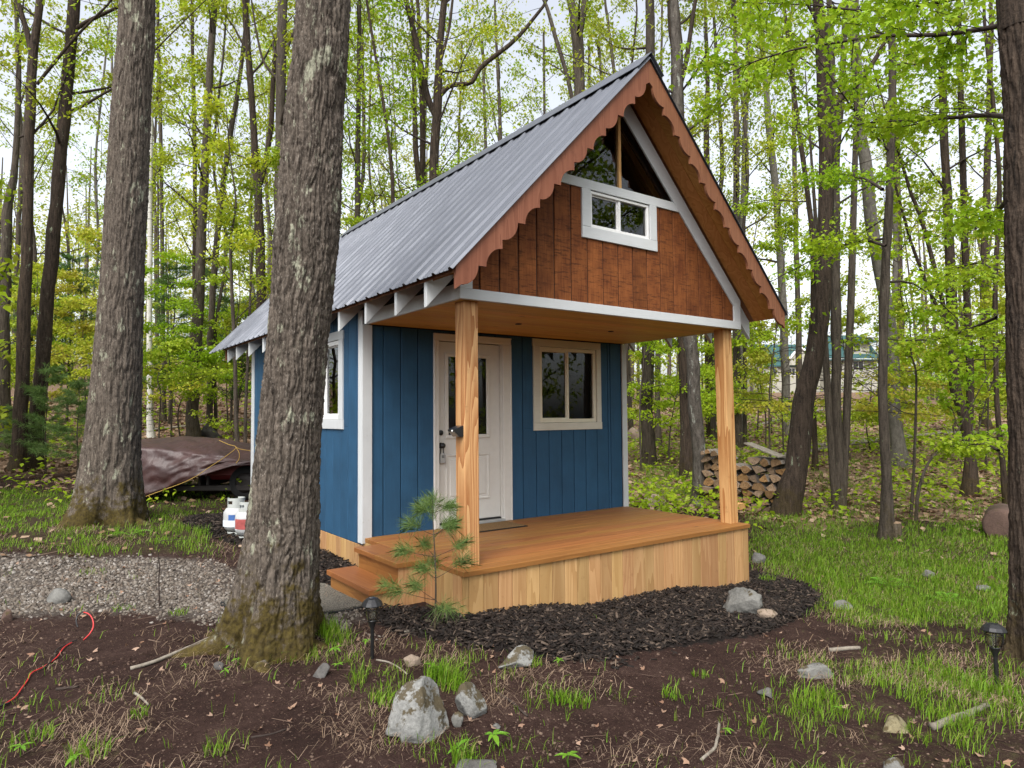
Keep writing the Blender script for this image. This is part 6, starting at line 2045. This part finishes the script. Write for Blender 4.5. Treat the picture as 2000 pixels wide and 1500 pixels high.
# low green seedlings carpeting the slopes
x, y, r = polar(36000, 9.0, 40, 50, .8)
gdd = grass_density(x, y)
keep = (sr.random(len(x)) < (.10 + .5 * sstep(.5, .68, fbm2(x, y, .55, 3, 71))) * sstep(10, 12, (x - CAM[0]) * FH[0] + (y - CAM[1]) * FH[1]) * np.where((x - CAM[0]) * RH[0] + (y - CAM[1]) * RH[1] < -.2 * r, .45, .8)) & ~under(x, y)
x, y, r = x[keep], y[keep], r[keep]
P = np.stack([x, y, G(x, y) + sr.uniform(.08, .45, len(x)) * (.6 + .02 * r)], 1)
P = np.repeat(P, 4, 0) + sr.normal(0, .10, (len(P) * 4, 3)) * np.array([1, 1, .5])
V, F = leaf_mesh(P, .07 + .0028 * np.repeat(r, 4), sr, 'q', (-.2, .6))
o = np_obj('ground_cover', V, [(F, 0)], MT['leaf_bright']); tag(o, 'low leafy seedlings carpeting the wooded slopes', 'plants', None, 'stuff')

# bark mulch: chips piled over the bed
def chips(x, y, size, mat, name, label, cat, asp=(.16, .34), thick=.10, tilt=.35, lift=(.0, .03)):
    n = len(x); z = G(x, y) + sr.uniform(*lift, n)
    az = sr.uniform(0, 6.28, n)
    A = unit(np.stack([np.cos(az), np.sin(az), sr.normal(0, tilt, n)], 1)); Nn = unit(np.array([0, 0, 1.]) + sr.normal(0, tilt, (n, 3)))
    S = unit(np.cross(A, Nn)); Nn = np.cross(S, A)
    L = size * sr.uniform(.4, 1.35, n); Wd = L * sr.uniform(*asp, n); H = np.maximum(L * thick * sr.uniform(.6, 1.6, n), .002)
    P = np.stack([x, y, z], 1)
    T = np.array([(-1, -1, -1), (1, -.6, -1), (1, .7, -1), (-1, 1, -1), (-.9, -.8, 1), (.8, -.5, 1), (.9, .5, 1), (-.8, .9, 1)], float) * .5
    V = P[:, None] + T[None, :, 0:1] * (L[:, None] * A)[:, None] + T[None, :, 1:2] * (Wd[:, None] * S)[:, None] + T[None, :, 2:3] * (H[:, None] * Nn)[:, None]
    Q = np.array([(4, 5, 6, 7), (0, 1, 5, 4), (1, 2, 6, 5), (2, 3, 7, 6), (3, 0, 4, 7)])
    F = (np.arange(n)[:, None, None] * 8 + Q[None]).reshape(-1, 4)
    o = np_obj(name, V.reshape(-1, 3), [(F, 0)], mat); tag(o, label, cat, None, 'stuff')
    return o
MT['mulch'] = leaf_mat('black_bark_mulch', [(.007, .005, .0045), (.015, .011, .009), (.028, .020, .016), (.009, .007, .006), (.014, .011, .009), (.10, .074, .056)], 0.0, .7, .004, .02, .18)
MT['pebble'] = leaf_mat('crushed_gravel', [(.075, .058, .046), (.13, .108, .088), (.19, .165, .14), (.10, .078, .062), (.29, .265, .24)], 0.0, .85, .004, .02, .2)
MT['crumb'] = leaf_mat('soil_crumbs', [(.03, .018, .014), (.06, .037, .028), (.11, .073, .056), (.04, .025, .020), (.15, .105, .08)], 0.0, .9, .004, .02, .1)
lo, hi = Z_MULCH[0].min(0), Z_MULCH[0].max(0)
x = sr.uniform(lo[0], hi[0], 36000); y = sr.uniform(lo[1], hi[1], 36000)
sm_ = soft_mask(x, y, Z_MULCH[:1], .22) + (fbm2(x, y, 4, 3, 81) - .5) * 1.3
keep = (sr.random(len(x)) < sstep(.35, .75, sm_)) & ~((x > .0) & (x < 3.69) & (y > -.03)) & ~((x > -.52) & (x < 0) & (y > .57))
chips(x[keep], y[keep], .054, MT['mulch'], 'bark_mulch', 'black bark mulch bed round the porch skirt', 'mulch')
lo, hi = Z_MULCH[1].min(0), Z_MULCH[1].max(0)
x = sr.uniform(lo[0], hi[0], 9000); y = sr.uniform(lo[1], hi[1], 9000)
keep = (soft_mask(x, y, Z_MULCH[1:], .1) > .6) & (x < -.03) & ~under(x, y)
chips(x[keep], y[keep], .055, MT['mulch'], 'bark_mulch', 'black bark mulch strip along the side wall', 'mulch')
# stray mulch, gravel and crumbs
lo, hi = Z_GRAVEL[0].min(0), Z_GRAVEL[0].max(0)
x, y, r = polar(170000, 3.8, 13, 52, .8)
gm_ = soft_mask(x, y, Z_GRAVEL, .3) + (fbm2(x, y, 3, 3, 91) - .5) * .8
keep = (sr.random(len(x)) < sstep(.4, .9, gm_) * .85) & ~under(x, y)
x, y, r = x[keep], y[keep], r[keep]
chips(x, y, .013 + .0016 * r, MT['pebble'], 'gravel', 'grey crushed gravel of the drive at left', 'gravel', (.55, .95), .5, .4, (-.002, .008))
x, y, r = polar(22000, 2.2, 9, 50, 1.0)
mu = np.zeros(len(x), bool)
for p in Z_MULCH: mu |= in_poly(x, y, p)
keep = ~mu & ~in_poly(x, y, Z_GRAVEL[0]) & ~under(x, y) & (sr.random(len(x)) < .25 + .75 * sstep(.4, .65, fbm2(x, y, 3.5, 3, 95)))
x, y, r = x[keep], y[keep], r[keep]
chips(x, y, .006 + .0022 * r, MT['crumb'], 'soil_crumbs', 'crumbs and shreds of bark lying on the bare soil', 'soil', (.3, .9), .4, .4, (-.002, .004))
# fine twigs
x, y, r = polar(700, 2.3, 11, 50, 1.0)
keep = ~under(x, y)
chips(x[keep], y[keep], .05 + .018 * r[keep], MT['crumb'], 'fine_twigs', 'fine twigs strewn on the clearing', 'twigs', (.018, .035), .025, .12, (.002, .010))

# small broad-leaved seedlings one can pick out in front
def herb(px, py, s, n, label, seed):
    rg = np.random.default_rng(seed); p = at(px, py); p[2] = G(p[0], p[1])[0]
    o = empty('seedling', p); tag(o, label, 'plant', 'green seedlings in the foreground')
    MB().tube([p, p + [0, .004, s * .5], p + [.003, 0, s]], [.003, .0025, .002], 6).build('stem', MT['herb'], o, True)
    T = np.array([(0, 0), (.13, .25), (.17, .5), (.10, .8), (0, 1), (-.10, .8), (-.17, .5), (-.13, .25)])
    for k in range(n):
        a = k * 6.28 / n + rg.normal(0, .2); A = unit(np.array([math.cos(a), math.sin(a), rg.uniform(.0, .6)])); S = unit(np.cross(A, [0, 0, 1.])); Nn = np.cross(S, A)
        l = s * rg.uniform(.5, 1.25); b = p + np.array([0, 0, s * rg.uniform(.8, 1.0)])
        V = [b + l * (t[0] * S + t[1] * A + (abs(t[0]) * .5 - .35 * t[1] ** 2) * Nn) for t in T]
        MB().add(V, [tuple(range(8))]).build('leaf', MT['herb'], o, fix=False)
HB_ = [(508, 1247, .075, 7, 'star-leaved seedling at the foot of the great oak'), (505, 1292, .07, 6, 'green seedling just below the oak foot, beside a grass tuft'), (448, 1275, .06, 6, 'seedling left of the oak foot near the long stick'), (465, 1300, .055, 5, 'low seedling between the long stick and the oak foot'), (440, 1322, .06, 4, 'lone round-leaved seedling in the soil below the long stick'), (362, 1308, .035, 4, 'tiny seedling beside the long stick'),
       (612, 1250, .06, 5, 'light green seedling right of the oak foot'), (655, 1280, .06, 6, 'seedling under the grass right of the oak'), (660, 1310, .05, 5, 'lower seedling right of the oak foot'), (963, 1462, .085, 7, 'leafy seedling in the soil below the boulders'), (895, 1485, .08, 6, 'seedling among grass at the bottom edge'), (1092, 1302, .05, 5, 'small seedling right of the flat rock'), (1418, 1437, .045, 5, 'small seedling by the crooked pale stick'),
       (1110, 1498, .07, 5, 'seedling at the bottom edge right of the leafy one'), (40, 1478, .06, 6, 'seedling at the lower left corner'), (145, 1500, .06, 5, 'seedling at the bottom edge, lower left'), (848, 1320, .07, 5, 'seedling at the top of the grass behind the boulder'), (1640, 1395, .05, 5, 'seedling in the lower right grass'), (715, 1262, .045, 6, 'seedling beside the near path light')]
for k, (a, b, c, d, lab) in enumerate(HB_): herb(a, b, c * .85, d, lab, 300 + k)
def fern(px, py, L, label, seed, nf=5):
    rg = np.random.default_rng(seed); p = at(px, py); p[2] = G(p[0], p[1])[0]
    o = empty('fern', p); tag(o, label, 'fern', 'ferns')
    for f in range(nf):
        a = f * 6.28 / nf + rg.normal(0, .3)
        d = np.array([math.cos(a), math.sin(a), 0])
        t = np.linspace(0, 1, 13)
        P = p + d * (L * t)[:, None] + np.array([0, 0, 1]) * (L * (.75 * t - .62 * t ** 2))[:, None]
        s = np.array([-d[1], d[0], 0]); V = []; F = []
        for i in range(1, 13):
            w = L * .26 * math.sin(math.pi * (t[i] * .86 + .1)) 
            for sg in (-1, 1):
                b = len(V); q = P[i]
                V += [q, q + d * L * .03 + s * sg * w * .5 + [0, 0, .004], q + d * L * .07 + s * sg * w - [0, 0, .01], q + d * L * -.015 + s * sg * w * .5]
                F.append((b, b + 1, b + 2, b + 3))
        b = len(V)
        MB().add(V, F).build('frond', MT['herb'], o, fix=False)
fern(235, 1012, .26, 'bright fern at the foot of the left oak', 501)
fern(1738, 1146, .26, 'fern growing in the lawn right of the porch', 502)
fern(1850, 1176, .24, 'fern in the lawn nearer the right edge', 503)
fern(255, 1045, .22, 'second fern below the left oak', 504)

# ------------------------------------------------------------------ the wood beyond reads as one mass
dw = np.random.default_rng(314)
n = 11000
px = dw.uniform(-300, 2300, n); D = dw.uniform(48, 125, n)
C = []
for a, d in zip(px, D):
    p = dep(a, 800, d); C.append(p)
C = np.array(C); C[:, 2] = hgt(C[:, 0], C[:, 1], False) + (dw.random(n) ** 1.2) * np.where(px < 700, 15, 20) * np.where(D > 85, 1.5, 1.0)
ok = ~((np.hypot(C[:, 0] - hp[0], C[:, 1] - hp[1]) < 15)) & ~((px > 1500) & (px < 1740) & (D < 84))
C = C[ok]; Dd = D[ok]
k = 9
P = np.repeat(C, k, 0) + dw.normal(0, 1, (len(C) * k, 3)) * np.array([1.3, 1.3, .55])
V, F = leaf_mesh(P, .36 * np.repeat(Dd / 70, k), dw, 'q', (0, .8))
o = np_obj('distant_woods', V, [(F, 0)], MT['leaf_far']); tag(o, 'pale green mass of the distant woods behind all trunks', 'woods', None, 'stuff')
T = Tubes()
for i in range(150):
    a = dw.uniform(-300, 2300); d = dw.uniform(48, 95); p = dep(a, 800, d)
    if np.hypot(p[0] - hp[0], p[1] - hp[1]) < 14 or (1500 < a < 1740 and d < 84): continue
    g = hgt(p[0], p[1], False)[0]; h = dw.uniform(13, 21); l = dw.normal(0, .05, 2)
    T.add(np.array([[p[0], p[1], g - .3], [p[0] + l[0] * h * .5, p[1], g + h * .5], [p[0] + l[0] * h, p[1] + l[1] * h, g + h]]), [.16, .12, .04], 5)
o = T.obj('distant_trunks', MT['bark_grey']); tag(o, 'far thin trunks of the distant woods', 'woods', None, 'stuff')
